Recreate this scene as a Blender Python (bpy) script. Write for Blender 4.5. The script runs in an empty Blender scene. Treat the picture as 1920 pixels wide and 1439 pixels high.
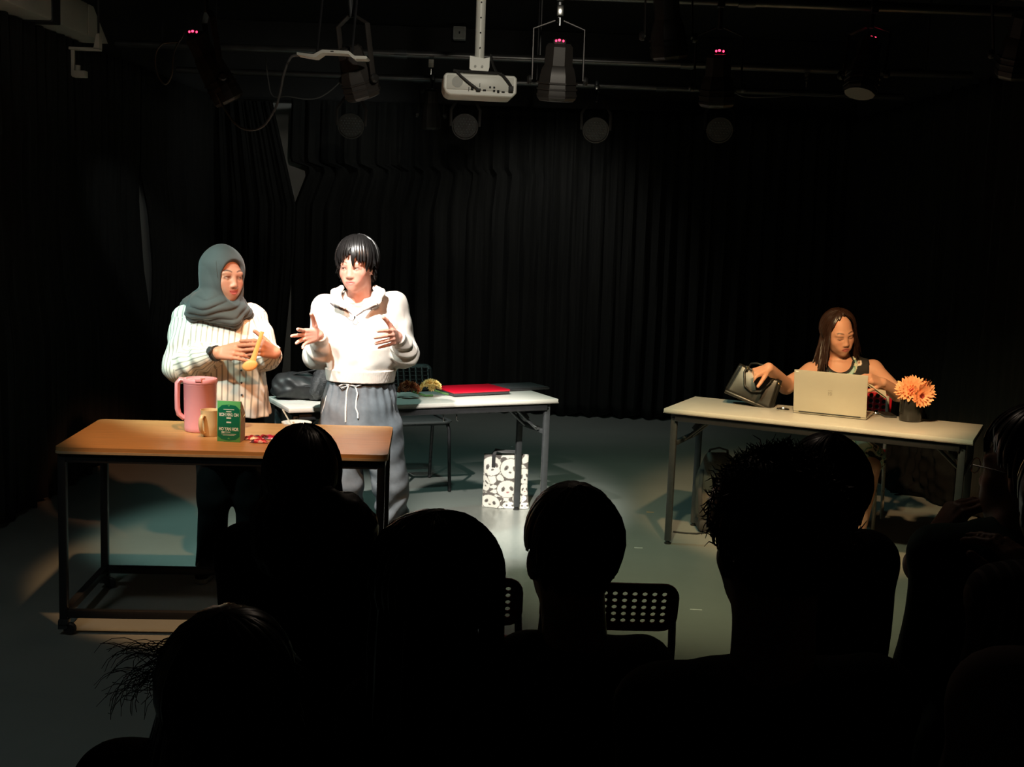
import bpy, bmesh, math, random
import numpy as np
from mathutils import Vector, Matrix

random.seed(7)
RNG = np.random.default_rng(7)
SC = bpy.context.scene
COL = SC.collection
PI = math.pi

# ------------------------------------------------------------------ camera
FOC, PITCH, ROLL, CAMH = 2300.0, 0.1337, 0.0375, 1.75
cam_data = bpy.data.cameras.new('camera')
cam = bpy.data.objects.new('camera', cam_data)
COL.objects.link(cam)
cam_data.sensor_fit = 'HORIZONTAL'
cam_data.sensor_width = 36.0
cam_data.lens = 36.0 * FOC / 1920.0
cam_data.clip_start = 0.05
cam_data.clip_end = 100
cam.matrix_world = Matrix.Translation((0, 0, CAMH)) @ Matrix.Rotation(PI / 2 - PITCH, 4, 'X') @ Matrix.Rotation(ROLL, 4, 'Z')
SC.camera = cam

# ------------------------------------------------------------------ world and exposure
world = bpy.data.worlds.new('world')
SC.world = world
world.use_nodes = True
world.node_tree.nodes['Background'].inputs[0].default_value = (0.8, 0.9, 1.0, 1)
world.node_tree.nodes['Background'].inputs[1].default_value = 0.0006
SC.view_settings.view_transform = 'Standard'
SC.view_settings.look = 'None'
SC.view_settings.exposure = 0.0
SC.view_settings.gamma = 1.0
SC.view_settings.use_curve_mapping = False

# ------------------------------------------------------------------ stage lamps and added fill lamps
def spot(name, loc, aim, watts, colour, deg, blend=0.25, rad=0.04):
    l = bpy.data.lights.new(name, 'SPOT')
    l.energy = watts
    l.color = colour
    l.spot_size = math.radians(deg)
    l.spot_blend = blend
    l.shadow_soft_size = rad
    o = bpy.data.objects.new(name, l)
    COL.objects.link(o)
    o.location = loc
    o.rotation_euler = (Vector(aim) - Vector(loc)).to_track_quat('-Z', 'Y').to_euler()
    return o

spot('key_lamp', (-1.20, 4.60, 3.00), (-0.66, 6.22, 0.90), 680, (1.0, 0.96, 0.88), 32, 0.50, 0.03)
spot('added_floor_lamp', (-0.36, 3.75, 2.50), (-0.02, 7.10, 0.15), 950, (1.0, 0.95, 0.86), 21, 0.8, 0.03)  # separate lamp added to brighten the floor and the tote bag
spot('key_lamp_left', (-2.30, 3.80, 3.00), (-1.20, 5.65, 0.98), 370, (0.80, 1.0, 0.94), 26, 0.5, 0.05)
spot('amber_lamp_left', (0.20, 3.50, 3.00), (-1.10, 5.85, 1.20), 290, (1.0, 0.42, 0.20), 20, 0.5, 0.05)
spot('amber_lamp_table', (-0.95, 3.95, 3.05), (-1.16, 5.22, 0.78), 230, (1.0, 0.55, 0.25), 33, 0.3, 0.05)
spot('amber_lamp_right', (1.00, 4.40, 3.00), (1.66, 6.60, 0.78), 430, (1.0, 0.60, 0.28), 33, 0.5, 0.05)
spot('wash_lamp_right', (0.30, 4.00, 3.05), (1.35, 6.5, 0.0), 230, (0.95, 0.95, 0.55), 58, 0.9, 0.06)
spot('teal_wash_lamp', (-0.45, 6.7, 3.00), (0.1, 7.7, 0.0), 60, (0.50, 0.95, 0.85), 95, 0.9, 0.10)
spot('teal_wash_lamp_left', (-2.0, 4.7, 3.02), (-1.42, 6.45, 0.0), 210, (0.52, 1.0, 0.90), 29, 0.7, 0.08)
spot('added_front_fill', (-2.0, 3.1, 3.05), (-1.9, 4.3, 0.0), 22, (0.85, 1.0, 0.95), 80, 0.9, 0.10)  # added dim fill that keeps the near left floor from going black
spot('added_projector_fill', (0.15, 3.2, 2.95), (-0.30, 6.0, 2.52), 85, (1.0, 0.92, 0.76), 42, 0.9, 0.06)  # added lamp aimed at the projector and bent strip to brighten them
spot('added_slit_fill', (-1.55, 4.9, 3.05), (-2.73, 9.15, 1.35), 40, (0.95, 1.0, 0.95), 14, 0.6, 0.05)  # added narrow lamp that lights the wall inside the left curtain gap
spot('added_back_gap_fill', (-1.0, 9.75, 3.1), (-2.2, 10.95, 1.6), 9, (0.95, 1.0, 0.93), 110, 0.8, 0.08)  # added fill for the grey wall showing in the back corner gaps
spot('added_curtain_fill', (0.2, 9.55, 3.15), (0.25, 10.95, 0.7), 42, (1.0, 1.0, 0.92), 80, 0.9, 0.10)  # added fill that brings out the folds of the back curtain
spot('added_audience_backlight', (0.45, 4.3, 2.95), (0.35, 2.3, 1.0), 4, (1.0, 0.78, 0.6), 90, 0.8, 0.08)  # added weak backlight on the audience, standing in for stray stage light
spot('added_duct_fill', (-1.7, 3.6, 2.6), (-2.62, 6.9, 2.78), 14, (1.0, 0.95, 0.8), 24, 0.9, 0.06)  # small spot added only to lift the duct out of the dark

# ------------------------------------------------------------------ pixel to world (true depth or height given)
_c, _s = math.cos(PITCH), math.sin(PITCH)
_cr, _sr = math.cos(ROLL), math.sin(ROLL)
def ray(u, v):
    a, b = u - 960.0, v - 719.5
    x = a * _cr + b * _sr
    y = -(-a * _sr + b * _cr)
    return np.array([x / FOC, _c + (y / FOC) * _s, -_s + (y / FOC) * _c])
def P(u, v, y=None, z=None):
    d = ray(u, v)
    t = y / d[1] if y is not None else (z - CAMH) / d[2]
    return np.array([0, 0, CAMH]) + d * t

# ------------------------------------------------------------------ materials
def mat(name, col=(.5, .5, .5), rough=.6, metal=0., spec=.5, attr=None, noise=0., nscale=20., bump=0., bscale=60., emit=None, estr=1., coat=0., sheen=0., stretch=None, alpha=None, trans=0.):
    m = bpy.data.materials.new(name)
    m.use_nodes = True
    nt = m.node_tree
    b = nt.nodes['Principled BSDF']
    b.inputs['Base Color'].default_value = (*col, 1)
    b.inputs['Roughness'].default_value = rough
    b.inputs['Metallic'].default_value = metal
    b.inputs['Specular IOR Level'].default_value = spec
    b.inputs['Coat Weight'].default_value = coat
    b.inputs['Sheen Weight'].default_value = sheen
    b.inputs['Transmission Weight'].default_value = trans
    tc = nt.nodes.new('ShaderNodeTexCoord')
    src = tc.outputs['Object']
    if stretch:
        mp = nt.nodes.new('ShaderNodeMapping')
        mp.inputs['Scale'].default_value = stretch
        nt.links.new(src, mp.inputs['Vector'])
        src = mp.outputs['Vector']
    colsock = None
    if attr:
        a = nt.nodes.new('ShaderNodeAttribute')
        a.attribute_name = attr
        colsock = a.outputs['Color']
    if noise:
        n = nt.nodes.new('ShaderNodeTexNoise')
        n.inputs['Scale'].default_value = nscale
        n.inputs['Detail'].default_value = 5
        nt.links.new(src, n.inputs['Vector'])
        mr = nt.nodes.new('ShaderNodeMapRange')
        mr.inputs['From Min'].default_value = .25
        mr.inputs['From Max'].default_value = .75
        mr.inputs['To Min'].default_value = 1 - noise
        mr.inputs['To Max'].default_value = 1 + noise
        nt.links.new(n.outputs['Fac'], mr.inputs['Value'])
        mx = nt.nodes.new('ShaderNodeVectorMath')
        mx.operation = 'SCALE'
        if colsock:
            nt.links.new(colsock, mx.inputs[0])
        else:
            mx.inputs[0].default_value = col
        nt.links.new(mr.outputs['Result'], mx.inputs['Scale'])
        colsock = mx.outputs['Vector']
    if colsock:
        nt.links.new(colsock, b.inputs['Base Color'])
    if bump:
        n = nt.nodes.new('ShaderNodeTexNoise')
        n.inputs['Scale'].default_value = bscale
        n.inputs['Detail'].default_value = 4
        nt.links.new(src, n.inputs['Vector'])
        bp = nt.nodes.new('ShaderNodeBump')
        bp.inputs['Strength'].default_value = bump
        bp.inputs['Distance'].default_value = .01
        nt.links.new(n.outputs['Fac'], bp.inputs['Height'])
        nt.links.new(bp.outputs['Normal'], b.inputs['Normal'])
    if emit:
        b.inputs['Emission Color'].default_value = (*emit, 1)
        b.inputs['Emission Strength'].default_value = estr
    return m

M = {}
M['floor'] = mat('grey_vinyl_floor', (.27, .285, .265), .24, noise=.10, nscale=1.3, bump=.03, bscale=35, spec=.45)
M['wall'] = mat('grey_painted_wall', (.50, .50, .48), .8, noise=.05, nscale=4)
M['ceiling'] = mat('black_painted_ceiling', (.020, .020, .020), .9, noise=.2, nscale=3)
M['curtain'] = mat('black_serge', (.020, .020, .019), .9, spec=.1, noise=.2, nscale=9, stretch=(6, 6, .3), sheen=.02)
M['heap'] = mat('dull_black_cloth', (.008, .008, .008), .95, spec=.05, noise=.2, nscale=9)
M['black_steel'] = mat('black_steel', (.020, .020, .022), .38, spec=.5, noise=.15, nscale=30)
M['dark_steel'] = mat('dark_grey_steel', (.075, .08, .085), .35, .5, noise=.1, nscale=30)
M['pipe'] = mat('dull_pipe_steel', (.12, .12, .12), .35, .7, noise=.2, nscale=8)
M['chrome'] = mat('bright_steel', (.75, .75, .72), .2, 1.0)
M['lamp_black'] = mat('lamp_black', (.045, .04, .037), .42, .2, noise=.15, nscale=12)
M['lamp_face'] = mat('lamp_lens_glass', (.10, .10, .10), .15, spec=.6)
M['led_lens'] = mat('led_lens_plastic', (.16, .17, .17), .25, spec=.6)
M['red_glow'] = mat('red_indicator', (.3, .0, .02), .4, emit=(1.0, .03, .09), estr=5.0)
M['white_plastic'] = mat('off_white_plastic', (.72, .72, .66), .4, noise=.03, nscale=10)
M['grey_plastic'] = mat('grey_plastic', (.38, .38, .35), .5)
M['port'] = mat('black_port', (.008, .008, .008), .6, spec=.25)
M['cream'] = mat('cream_paint', (.55, .52, .44), .7, noise=.05, nscale=6)
M['rubber'] = mat('black_rubber', (.015, .015, .015), .6)
M['cable'] = mat('grey_cable', (.10, .10, .10), .5)
M['wood_top'] = mat('beech_laminate', (.52, .27, .105), .36, noise=.16, nscale=5, stretch=(1.0, 14, 14), bump=.02, bscale=50)
M['wood_edge'] = mat('pale_edge_band', (.48, .36, .23), .5, noise=.1, nscale=30)
M['white_top'] = mat('pale_laminate', (.62, .60, .55), .33, noise=.03, nscale=12)
M['edge_trim'] = mat('grey_edge_trim', (.22, .20, .18), .5)

# ------------------------------------------------------------------ scene helpers
ROOTS = {}
def thing(name, label, cat, loc=(0, 0, 0), rz=0., group=None):
    o = bpy.data.objects.new(name, None)
    o.empty_display_size = .05
    COL.objects.link(o)
    o.location = [float(c) for c in loc]
    o.rotation_euler = (0, 0, rz)
    o['label'] = label
    o['category'] = cat
    if group:
        o['group'] = group
    return o
def mw(o):
    m = Matrix.LocRotScale(o.location, o.rotation_euler, o.scale)
    return mw(o.parent) @ m if o.parent else m
def tag(o, label, cat, group=None):
    o['label'] = label
    o['category'] = cat
    if group:
        o['group'] = group
    return o
def copy_tree(o, parent=None):
    c = o.copy()
    COL.objects.link(c)
    if parent:
        c.parent = parent
    for ch in list(o.children):
        copy_tree(ch, c)
    return c

def basis(d, up=(0, 0, 1)):
    d = np.asarray(d, float)
    d = d / (np.linalg.norm(d) + 1e-12)
    u = np.asarray(up, float)
    if abs(d @ u) > .98 * np.linalg.norm(u):
        u = np.array([0, 1., 0]) if abs(d[1]) < .9 else np.array([1., 0, 0])
    x = np.cross(u, d)
    x /= np.linalg.norm(x)
    return x, np.cross(d, x), d

class MB:
    """collects geometry and links it as one mesh object"""
    def __init__(s):
        s.v = []; s.f = []; s.mi = []; s.cur = 0; s.c = []; s.cc = None
    def add(s, vs, fs):
        n = len(s.v)
        s.v.extend([tuple(map(float, p)) for p in vs])
        s.f.extend([tuple(n + i for i in f) for f in fs])
        s.mi.extend([s.cur] * len(fs))
        if s.cc is not None:
            s.c.extend([s.cc] * len(vs))
        return s
    def box(s, c, size, bev=0., rot=None, seg=2):
        bm = bmesh.new()
        bmesh.ops.create_cube(bm, size=1)
        bmesh.ops.scale(bm, vec=size, verts=bm.verts)
        if bev:
            bmesh.ops.bevel(bm, geom=bm.edges[:], offset=bev, segments=seg, profile=.5, affect='EDGES')
        T = Matrix.Translation(Vector([float(q) for q in c]))
        if rot is not None:
            T = T @ rot.to_4x4()
        bm.transform(T)
        bm.verts.index_update()
        s.add([v.co[:] for v in bm.verts], [[v.index for v in f.verts] for f in bm.faces])
        bm.free()
        return s
    def tube(s, pts, r, n=8, cap=True, flat=1., up=(0, 0, 1), closed=False):
        pts = [np.asarray(p, float) for p in pts]
        m = len(pts)
        rs = r if hasattr(r, '__len__') else [r] * m
        vs = []
        px = None
        for i in range(m):
            if closed:
                d = pts[(i + 1) % m] - pts[i - 1]
            else:
                d = pts[min(i + 1, m - 1)] - pts[max(i - 1, 0)]
            x, y, d = basis(d, up)
            if px is not None:
                x = px - d * (px @ d)
                x /= np.linalg.norm(x) + 1e-12
                y = np.cross(d, x)
            px = x
            for k in range(n):
                a = 2 * PI * (k + .5) / n
                vs.append(pts[i] + rs[i] * (x * math.cos(a) + y * math.sin(a) * flat))
        fs = []
        for i in range(m if closed else m - 1):
            for k in range(n):
                a, b = i * n + k, i * n + (k + 1) % n
                j = ((i + 1) % m) * n
                fs.append((a, b, j + (k + 1) % n, j + k))
        if cap and not closed:
            fs.append(tuple(range(n))[::-1])
            fs.append(tuple((m - 1) * n + k for k in range(n)))
        return s.add(vs, fs)
    def lathe(s, prof, n=24, c=(0, 0, 0), axis=(0, 0, 1), sx=1., sy=1., phase=0.):
        x, y, d = basis(axis)
        c = np.asarray(c, float)
        vs = []
        for (r, h) in prof:
            for k in range(n):
                a = 2 * PI * k / n + phase
                vs.append(c + d * h + r * (x * math.cos(a) * sx + y * math.sin(a) * sy))
        fs = []
        for i in range(len(prof) - 1):
            for k in range(n):
                fs.append((i * n + k, i * n + (k + 1) % n, (i + 1) * n + (k + 1) % n, (i + 1) * n + k))
        if prof[0][0] > 1e-6:
            fs.append(tuple(range(n))[::-1])
        if prof[-1][0] > 1e-6:
            fs.append(tuple((len(prof) - 1) * n + k for k in range(n)))
        return s.add(vs, fs)
    def prism(s, poly, lo, hi, frame=None):
        """poly in 2D, extruded from lo to hi along third axis; frame = (o, x, y, z)"""
        if frame is None:
            frame = (np.zeros(3), np.array([1., 0, 0]), np.array([0, 1., 0]), np.array([0, 0, 1.]))
        o, x, y, z = [np.asarray(q, float) for q in frame]
        n = len(poly)
        vs = [o + x * a + y * b + z * lo for a, b in poly] + [o + x * a + y * b + z * hi for a, b in poly]
        fs = [tuple(range(n))[::-1], tuple(range(n, 2 * n))] + [(i, (i + 1) % n, n + (i + 1) % n, n + i) for i in range(n)]
        return s.add(vs, fs)
    def ball(s, c, r, n=12, m=8, rot=None):
        r = r if hasattr(r, '__len__') else (r, r, r)
        vs = []; fs = []
        c = np.asarray(c, float)
        R = np.eye(3) if rot is None else np.asarray(rot)
        for i in range(m + 1):
            t = PI * i / m
            for k in range(n):
                a = 2 * PI * k / n
                vs.append(c + R @ np.array([r[0] * math.sin(t) * math.cos(a), r[1] * math.sin(t) * math.sin(a), r[2] * math.cos(t)]))
        for i in range(m):
            for k in range(n):
                fs.append((i * n + k, (i + 1) * n + k, (i + 1) * n + (k + 1) % n, i * n + (k + 1) % n))
        return s.add(vs, fs)
    def build(s, name, material, parent=None, world=False, smooth=True, kind=None, label=None, angle=40):
        me = bpy.data.meshes.new(name)
        vs = s.v
        if world and parent:
            I = np.array(mw(parent).inverted())
            A = np.asarray(vs) @ I[:3, :3].T + I[:3, 3]
            vs = [tuple(q) for q in A]
        me.from_pydata(vs, [], s.f)
        mats = material if isinstance(material, (list, tuple)) else [material]
        for q in mats:
            me.materials.append(q)
        if len(mats) > 1:
            me.polygons.foreach_set('material_index', s.mi)
        if s.c and len(s.c) == len(vs):
            a = me.color_attributes.new('Col', 'FLOAT_COLOR', 'POINT')
            a.data.foreach_set('color', np.concatenate([np.asarray(s.c, np.float32), np.ones((len(vs), 1), np.float32)], 1).ravel())
        bm = bmesh.new(); bm.from_mesh(me)
        bmesh.ops.recalc_face_normals(bm, faces=bm.faces[:])
        bm.to_mesh(me); bm.free()
        if smooth:
            me.shade_smooth() if hasattr(me, 'shade_smooth') else None
            try:
                me.set_sharp_from_angle(angle=math.radians(angle))
            except Exception:
                pass
        o = bpy.data.objects.new(name, me)
        COL.objects.link(o)
        if parent:
            o.parent = parent
        if kind:
            o['kind'] = kind
        if label:
            o['label'] = label
        return o

def mesh_from(name, V, Fq, material, parent=None, col=None, su=None, world=True):
    V = np.asarray(V, float)
    if parent is not None and world:
        I = np.array(mw(parent).inverted())
        V = V @ I[:3, :3].T + I[:3, 3]
    me = bpy.data.meshes.new(name)
    n, m = len(V), len(Fq)
    k = Fq.shape[1]
    me.vertices.add(n); me.vertices.foreach_set('co', V.astype(np.float32).ravel())
    me.loops.add(m * k); me.loops.foreach_set('vertex_index', Fq.astype(np.int32).ravel())
    me.polygons.add(m); me.polygons.foreach_set('loop_start', np.arange(0, m * k, k, dtype=np.int32))
    me.update(calc_edges=True)
    me.polygons.foreach_set('use_smooth', np.ones(m, bool))
    me.materials.append(material)
    if col is not None:
        a = me.color_attributes.new('Col', 'FLOAT_COLOR', 'POINT')
        a.data.foreach_set('color', np.concatenate([col, np.ones((n, 1))], 1).astype(np.float32).ravel())
    if su is not None:
        a = me.attributes.new('su', 'FLOAT', 'POINT')
        a.data.foreach_set('value', su.astype(np.float32))
    me.validate()
    o = bpy.data.objects.new(name, me)
    COL.objects.link(o)
    if parent is not None:
        o.parent = parent
    return o

# ------------------------------------------------------------------ distance-field modelling for bodies and cloth
def sstep(a, b, x):
    t = np.clip((x - a) / (b - a), 0, 1)
    return t * t * (3 - 2 * t)
class SDF:
    def __init__(s, lo, hi, h):
        s.lo = np.asarray(lo, float); s.h = h
        s.n = np.ceil((np.asarray(hi) - s.lo) / h).astype(int) + 1
        s.D = np.full(s.n, .3, np.float32)
        s.ax = [(s.lo[i] + h * np.arange(s.n[i])).astype(np.float32) for i in range(3)]
    def put(s, fn, lo, hi, k=.01, sub=False):
        i0 = np.clip(np.floor((np.asarray(lo) - k - 2 * s.h - s.lo) / s.h).astype(int), 0, s.n)
        i1 = np.clip(np.ceil((np.asarray(hi) + k + 2 * s.h - s.lo) / s.h).astype(int) + 1, 0, s.n)
        if (i1 <= i0).any():
            return s
        sl = tuple(slice(a, b) for a, b in zip(i0, i1))
        x, y, z = s.ax[0][sl[0]][:, None, None], s.ax[1][sl[1]][None, :, None], s.ax[2][sl[2]][None, None, :]
        d = np.asarray(fn(x, y, z), np.float32)
        c = s.D[sl]
        if sub:
            d = -d
            h = np.clip(.5 - .5 * (c - d) / k, 0, 1)
            s.D[sl] = c + (d - c) * h + k * h * (1 - h)
        else:
            h = np.clip(.5 + .5 * (c - d) / k, 0, 1)
            s.D[sl] = c + (d - c) * h - k * h * (1 - h)
        return s
    def cap(s, a, b, ra, rb, k=.012, fold=None, sub=False, flat=None):
        a = np.asarray(a, float); b = np.asarray(b, float)
        ba = b - a; L2 = float(ba @ ba) + 1e-12
        R = max(ra, rb)
        def fn(x, y, z):
            px, py, pz = x - a[0], y - a[1], z - a[2]
            t = np.clip((px * ba[0] + py * ba[1] + pz * ba[2]) / L2, 0, 1)
            qx, qy, qz = px - ba[0] * t, py - ba[1] * t, pz - ba[2] * t
            if flat is not None:      # squash along a direction
                nx, f = flat
                w = (qx * nx[0] + qy * nx[1] + qz * nx[2])
                e = (1 / f - 1)
                qx, qy, qz = qx + nx[0] * w * e, qy + nx[1] * w * e, qz + nx[2] * w * e
            d = np.sqrt(qx * qx + qy * qy + qz * qz) - (ra + (rb - ra) * t)
            if fold:
                amp, fr, ph = fold
                L = math.sqrt(L2)
                d = d + amp * np.sin(fr * t * L + ph + 55 * qx + 38 * qz) * np.sin(PI * np.clip(t, .05, .95))
            return d
        return s.put(fn, np.minimum(a, b) - R, np.maximum(a, b) + R, k, sub)
    def ell(s, c, r, R=None, k=.012, sub=False):
        c = np.asarray(c, float); r = np.asarray(r, float)
        R = np.eye(3) if R is None else R
        ext = np.sqrt(((R * r) ** 2).sum(1))
        def fn(x, y, z):
            X, Y, Z = x - c[0], y - c[1], z - c[2]
            a = (X * R[0, 0] + Y * R[1, 0] + Z * R[2, 0]) / r[0]
            b = (X * R[0, 1] + Y * R[1, 1] + Z * R[2, 1]) / r[1]
            e = (X * R[0, 2] + Y * R[1, 2] + Z * R[2, 2]) / r[2]
            k0 = np.sqrt(a * a + b * b + e * e)
            k1 = np.sqrt((a / r[0]) ** 2 + (b / r[1]) ** 2 + (e / r[2]) ** 2) + 1e-9
            return k0 * (k0 - 1) / k1
        return s.put(fn, c - ext, c + ext, k, sub)
    def tor(s, c, R, a, b, r, k=.012):
        """ring: ellipse a x b in the local xy plane of R, tube radius r"""
        c = np.asarray(c, float)
        ext = np.abs(R[:, 0]) * a + np.abs(R[:, 1]) * b + r
        def fn(x, y, z):
            X, Y, Z = x - c[0], y - c[1], z - c[2]
            p = X * R[0, 0] + Y * R[1, 0] + Z * R[2, 0]
            q = X * R[0, 1] + Y * R[1, 1] + Z * R[2, 1]
            w = X * R[0, 2] + Y * R[1, 2] + Z * R[2, 2]
            k0 = np.sqrt((p / a) ** 2 + (q / b) ** 2)
            k1 = np.sqrt((p / a / a) ** 2 + (q / b / b) ** 2) + 1e-9
            e = k0 * (k0 - 1) / k1
            return np.sqrt(e * e + w * w) - r
        return s.put(fn, c - ext, c + ext, k)
    def loft(s, keys, k=.02, fold=None, pw=2.3, yaw=0.):
        """keys: (z, cx, cy, a, b) from bottom to top"""
        K = np.asarray(sorted(keys), float)
        z0, z1 = K[0, 0], K[-1, 0]
        m = max(K[:, 3].max(), K[:, 4].max())
        lo = [K[:, 1].min() - m, K[:, 2].min() - m, z0]
        hi = [K[:, 1].max() + m, K[:, 2].max() + m, z1]
        cy_, sy_ = math.cos(yaw), math.sin(yaw)
        def fn(x, y, z):
            zz = np.clip(z, z0, z1)
            cx, cy, a, b = [np.interp(zz.ravel(), K[:, 0], K[:, i]).reshape(zz.shape) for i in (1, 2, 3, 4)]
            X0, Y0 = x - cx, y - cy
            X = (X0 * cy_ + Y0 * sy_); Y = (-X0 * sy_ + Y0 * cy_)
            rr = (np.abs(X / a) ** pw + np.abs(Y / b) ** pw) ** (1 / pw)
            d = (rr - 1) * np.minimum(a, b)
            if fold:
                amp, fr, ph, w0, w1 = fold
                th = np.arctan2(Y / b, X / a)
                d = d + amp * np.sin(fr * th + ph + 9 * z) * sstep(w0, w1, z)
            return np.maximum(d, np.maximum(z - z1, z0 - z))
        return s.put(fn, lo, hi, k)
    def wrinkle(s, amp, fr, seed=0):
        g = np.random.default_rng(seed)
        x, y, z = s.ax[0][:, None, None], s.ax[1][None, :, None], s.ax[2][None, None, :]
        m = np.abs(s.D) < amp * 3 + 3 * s.h
        w = np.argwhere(m)
        X, Y, Z = s.ax[0][w[:, 0]], s.ax[1][w[:, 1]], s.ax[2][w[:, 2]]
        t = np.zeros(len(w), np.float32)
        for i in range(7):
            v = g.normal(size=3) * fr
            v2 = g.normal(size=3) * fr * .5
            t += np.sin(X * v[0] + Y * v[1] + Z * v[2] + g.uniform(0, 6) + 1.5 * np.sin(X * v2[0] + Y * v2[1] + Z * v2[2]))
        s.D[m] += (amp * t / 2.6).astype(np.float32)
        return s
    def foldwave(s, q, wl, amp, zmid, zlo, zhi):
        """rounded cloth folds following the level lines of q(x, y, z), between zlo and zhi"""
        x, y, z = s.ax[0][:, None, None], s.ax[1][None, :, None], s.ax[2][None, None, :]
        v = q(x, y, z) + .006 * np.sin(23 * x + 11 * y) + .004 * np.sin(41 * x - 17 * z)
        w = np.abs(np.sin(PI * v / wl)) ** .7 - .6
        m = sstep(zhi, zhi - .04, z) * sstep(zlo, zlo + .03, z)
        s.D -= (amp * w * m).astype(np.float32)
        return s
    def nets(s):
        D = s.D
        S = D < 0
        mixed = np.zeros(np.array(D.shape) - 1, np.int8)
        for a in (0, 1):
            for b in (0, 1):
                for c in (0, 1):
                    mixed += S[a:D.shape[0] - 1 + a, b:D.shape[1] - 1 + b, c:D.shape[2] - 1 + c]
        act = (mixed > 0) & (mixed < 8)
        I = np.argwhere(act)
        idx = np.full(act.shape, -1, np.int32)
        idx[act] = np.arange(len(I))
        acc = np.zeros((len(I), 3)); cnt = np.zeros(len(I))
        for ax in range(3):
            o1, o2 = [q for q in range(3) if q != ax]
            for p in (0, 1):
                for q in (0, 1):
                    A = I.copy(); A[:, o1] += p; A[:, o2] += q
                    B = A.copy(); B[:, ax] += 1
                    da = D[A[:, 0], A[:, 1], A[:, 2]]; db = D[B[:, 0], B[:, 1], B[:, 2]]
                    w = (da < 0) != (db < 0)
                    t = np.where(w, da / (da - db + 1e-20), 0)
                    pt = (A - I).astype(float); pt[:, ax] += t
                    acc[w] += pt[w]; cnt[w] += 1
        V = s.lo + s.h * (I + acc / np.maximum(cnt, 1)[:, None])
        Fs = []
        for ax in range(3):
            o1, o2 = [q for q in range(3) if q != ax]
            sl0 = [slice(None)] * 3; sl1 = [slice(None)] * 3
            sl0[ax] = slice(0, -1); sl1[ax] = slice(1, None)
            w = S[tuple(sl0)] != S[tuple(sl1)]
            E = np.argwhere(w)
            ok = (E[:, o1] > 0) & (E[:, o2] > 0) & (E[:, o1] < D.shape[o1] - 1) & (E[:, o2] < D.shape[o2] - 1)
            E = E[ok]
            qs = []
            for (p, q) in ((1, 1), (0, 1), (0, 0), (1, 0)):
                c = E.copy(); c[:, o1] -= p; c[:, o2] -= q
                qs.append(idx[c[:, 0], c[:, 1], c[:, 2]])
            Q = np.stack(qs, 1)
            ins = S[E[:, 0], E[:, 1], E[:, 2]]
            flip = ins if ax != 1 else ~ins
            Q[~flip] = Q[~flip][:, ::-1]
            Fs.append(Q)
        Fq = np.concatenate(Fs)
        Fq = Fq[(Fq >= 0).all(1)]
        return V, Fq

def rot(yaw=0, pitch=0, roll=0):
    a, b, c = [math.radians(q) for q in (yaw, pitch, roll)]
    return np.array(Matrix.Rotation(a, 3, 'Z') @ Matrix.Rotation(b, 3, 'X') @ Matrix.Rotation(c, 3, 'Y'))

# ================================================================== SETTING
def struct(name, mb, m, parent=None):
    o = mb.build(name, m, parent, smooth=False)
    if parent is None:
        o['kind'] = 'structure'
    return o
struct('floor', MB().box((0, 5.5, -.05), (6.6, 13.0, .1)), M['floor'])
struct('wall_left', MB().box((-2.85, 5.5, 1.7), (.1, 13.0, 3.4)), M['wall'])
struct('wall_right', MB().box((3.05, 5.5, 1.7), (.1, 13.0, 3.4)), M['wall'])
struct('wall_back', MB().box((0.1, 11.25, 1.7), (5.8, .1, 3.4)), M['wall'])
ceil_o = struct('ceiling', MB().box((0.1, 5.5, 3.45), (6.0, 13.0, .1)), M['ceiling'])

struct('trim_1', MB().box((.1, 11.16, 3.055), (5.8, .06, .68)), M['ceiling'])
struct('trim_2', MB().box((-2.775, 5.5, 3.055), (.04, 11.2, .68)), M['ceiling'])
struct('trim_3', MB().box((2.975, 5.5, 3.055), (.04, 11.2, .68)), M['ceiling'])

# ---- curtains: cloth with folds; edges may curve so that gaps show the wall
def curtain(name, label, a, b, z0, z1, folds, left=None, right=None, seed=0, depth=.05, nz=26, hem=0.02):
    g = np.random.default_rng(seed)
    a = np.asarray(a, float); b = np.asarray(b, float)
    L = np.linalg.norm(b - a)
    ux = (b - a) / L
    un = np.array([ux[1], -ux[0]])
    nx = int(max(20, folds * 10))
    t = np.linspace(0, 1, nx)
    ph = np.cumsum(g.uniform(.5, 1.5, nx)); ph = ph / ph[-1] * folds * 2 * PI
    am = np.interp(t, np.linspace(0, 1, 9), g.uniform(.55, 1.2, 9))
    vs = []; fs = []
    for j in range(nz + 1):
        w = j / nz
        z = z0 + (z1 - z0) * w
        l = left(z) if left else 0.
        r = right(z) if right else L
        for i in range(nx):
            s_ = l + (r - l) * t[i]
            off = depth * am[i] * math.sin(ph[i] + .5 * math.sin(3 * w + i * .05)) * (1.15 - .45 * w) + .012 * math.sin(2.3 * ph[i] + 5 * w)
            p = a + ux * s_ + un * off
            zz = z + (hem * math.sin(ph[i] * .5) if j == 0 else 0)
            vs.append((p[0], p[1], max(zz, .004)))
    for j in range(nz):
        for i in range(nx - 1):
            q = j * nx + i
            fs.append((q, q + 1, q + nx + 1, q + nx))
    o = MB().add(vs, fs).build(name, M['curtain'], None)
    md = o.modifiers.new('thickness', 'SOLIDIFY'); md.thickness = .006
    tag(o, label, 'curtain', 'black stage curtains')
    return o
def lin(*kv):
    zs, ss = [q[0] for q in kv], [q[1] for q in kv]
    return lambda z: float(np.interp(z, zs, ss))
CT = 2.72
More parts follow.
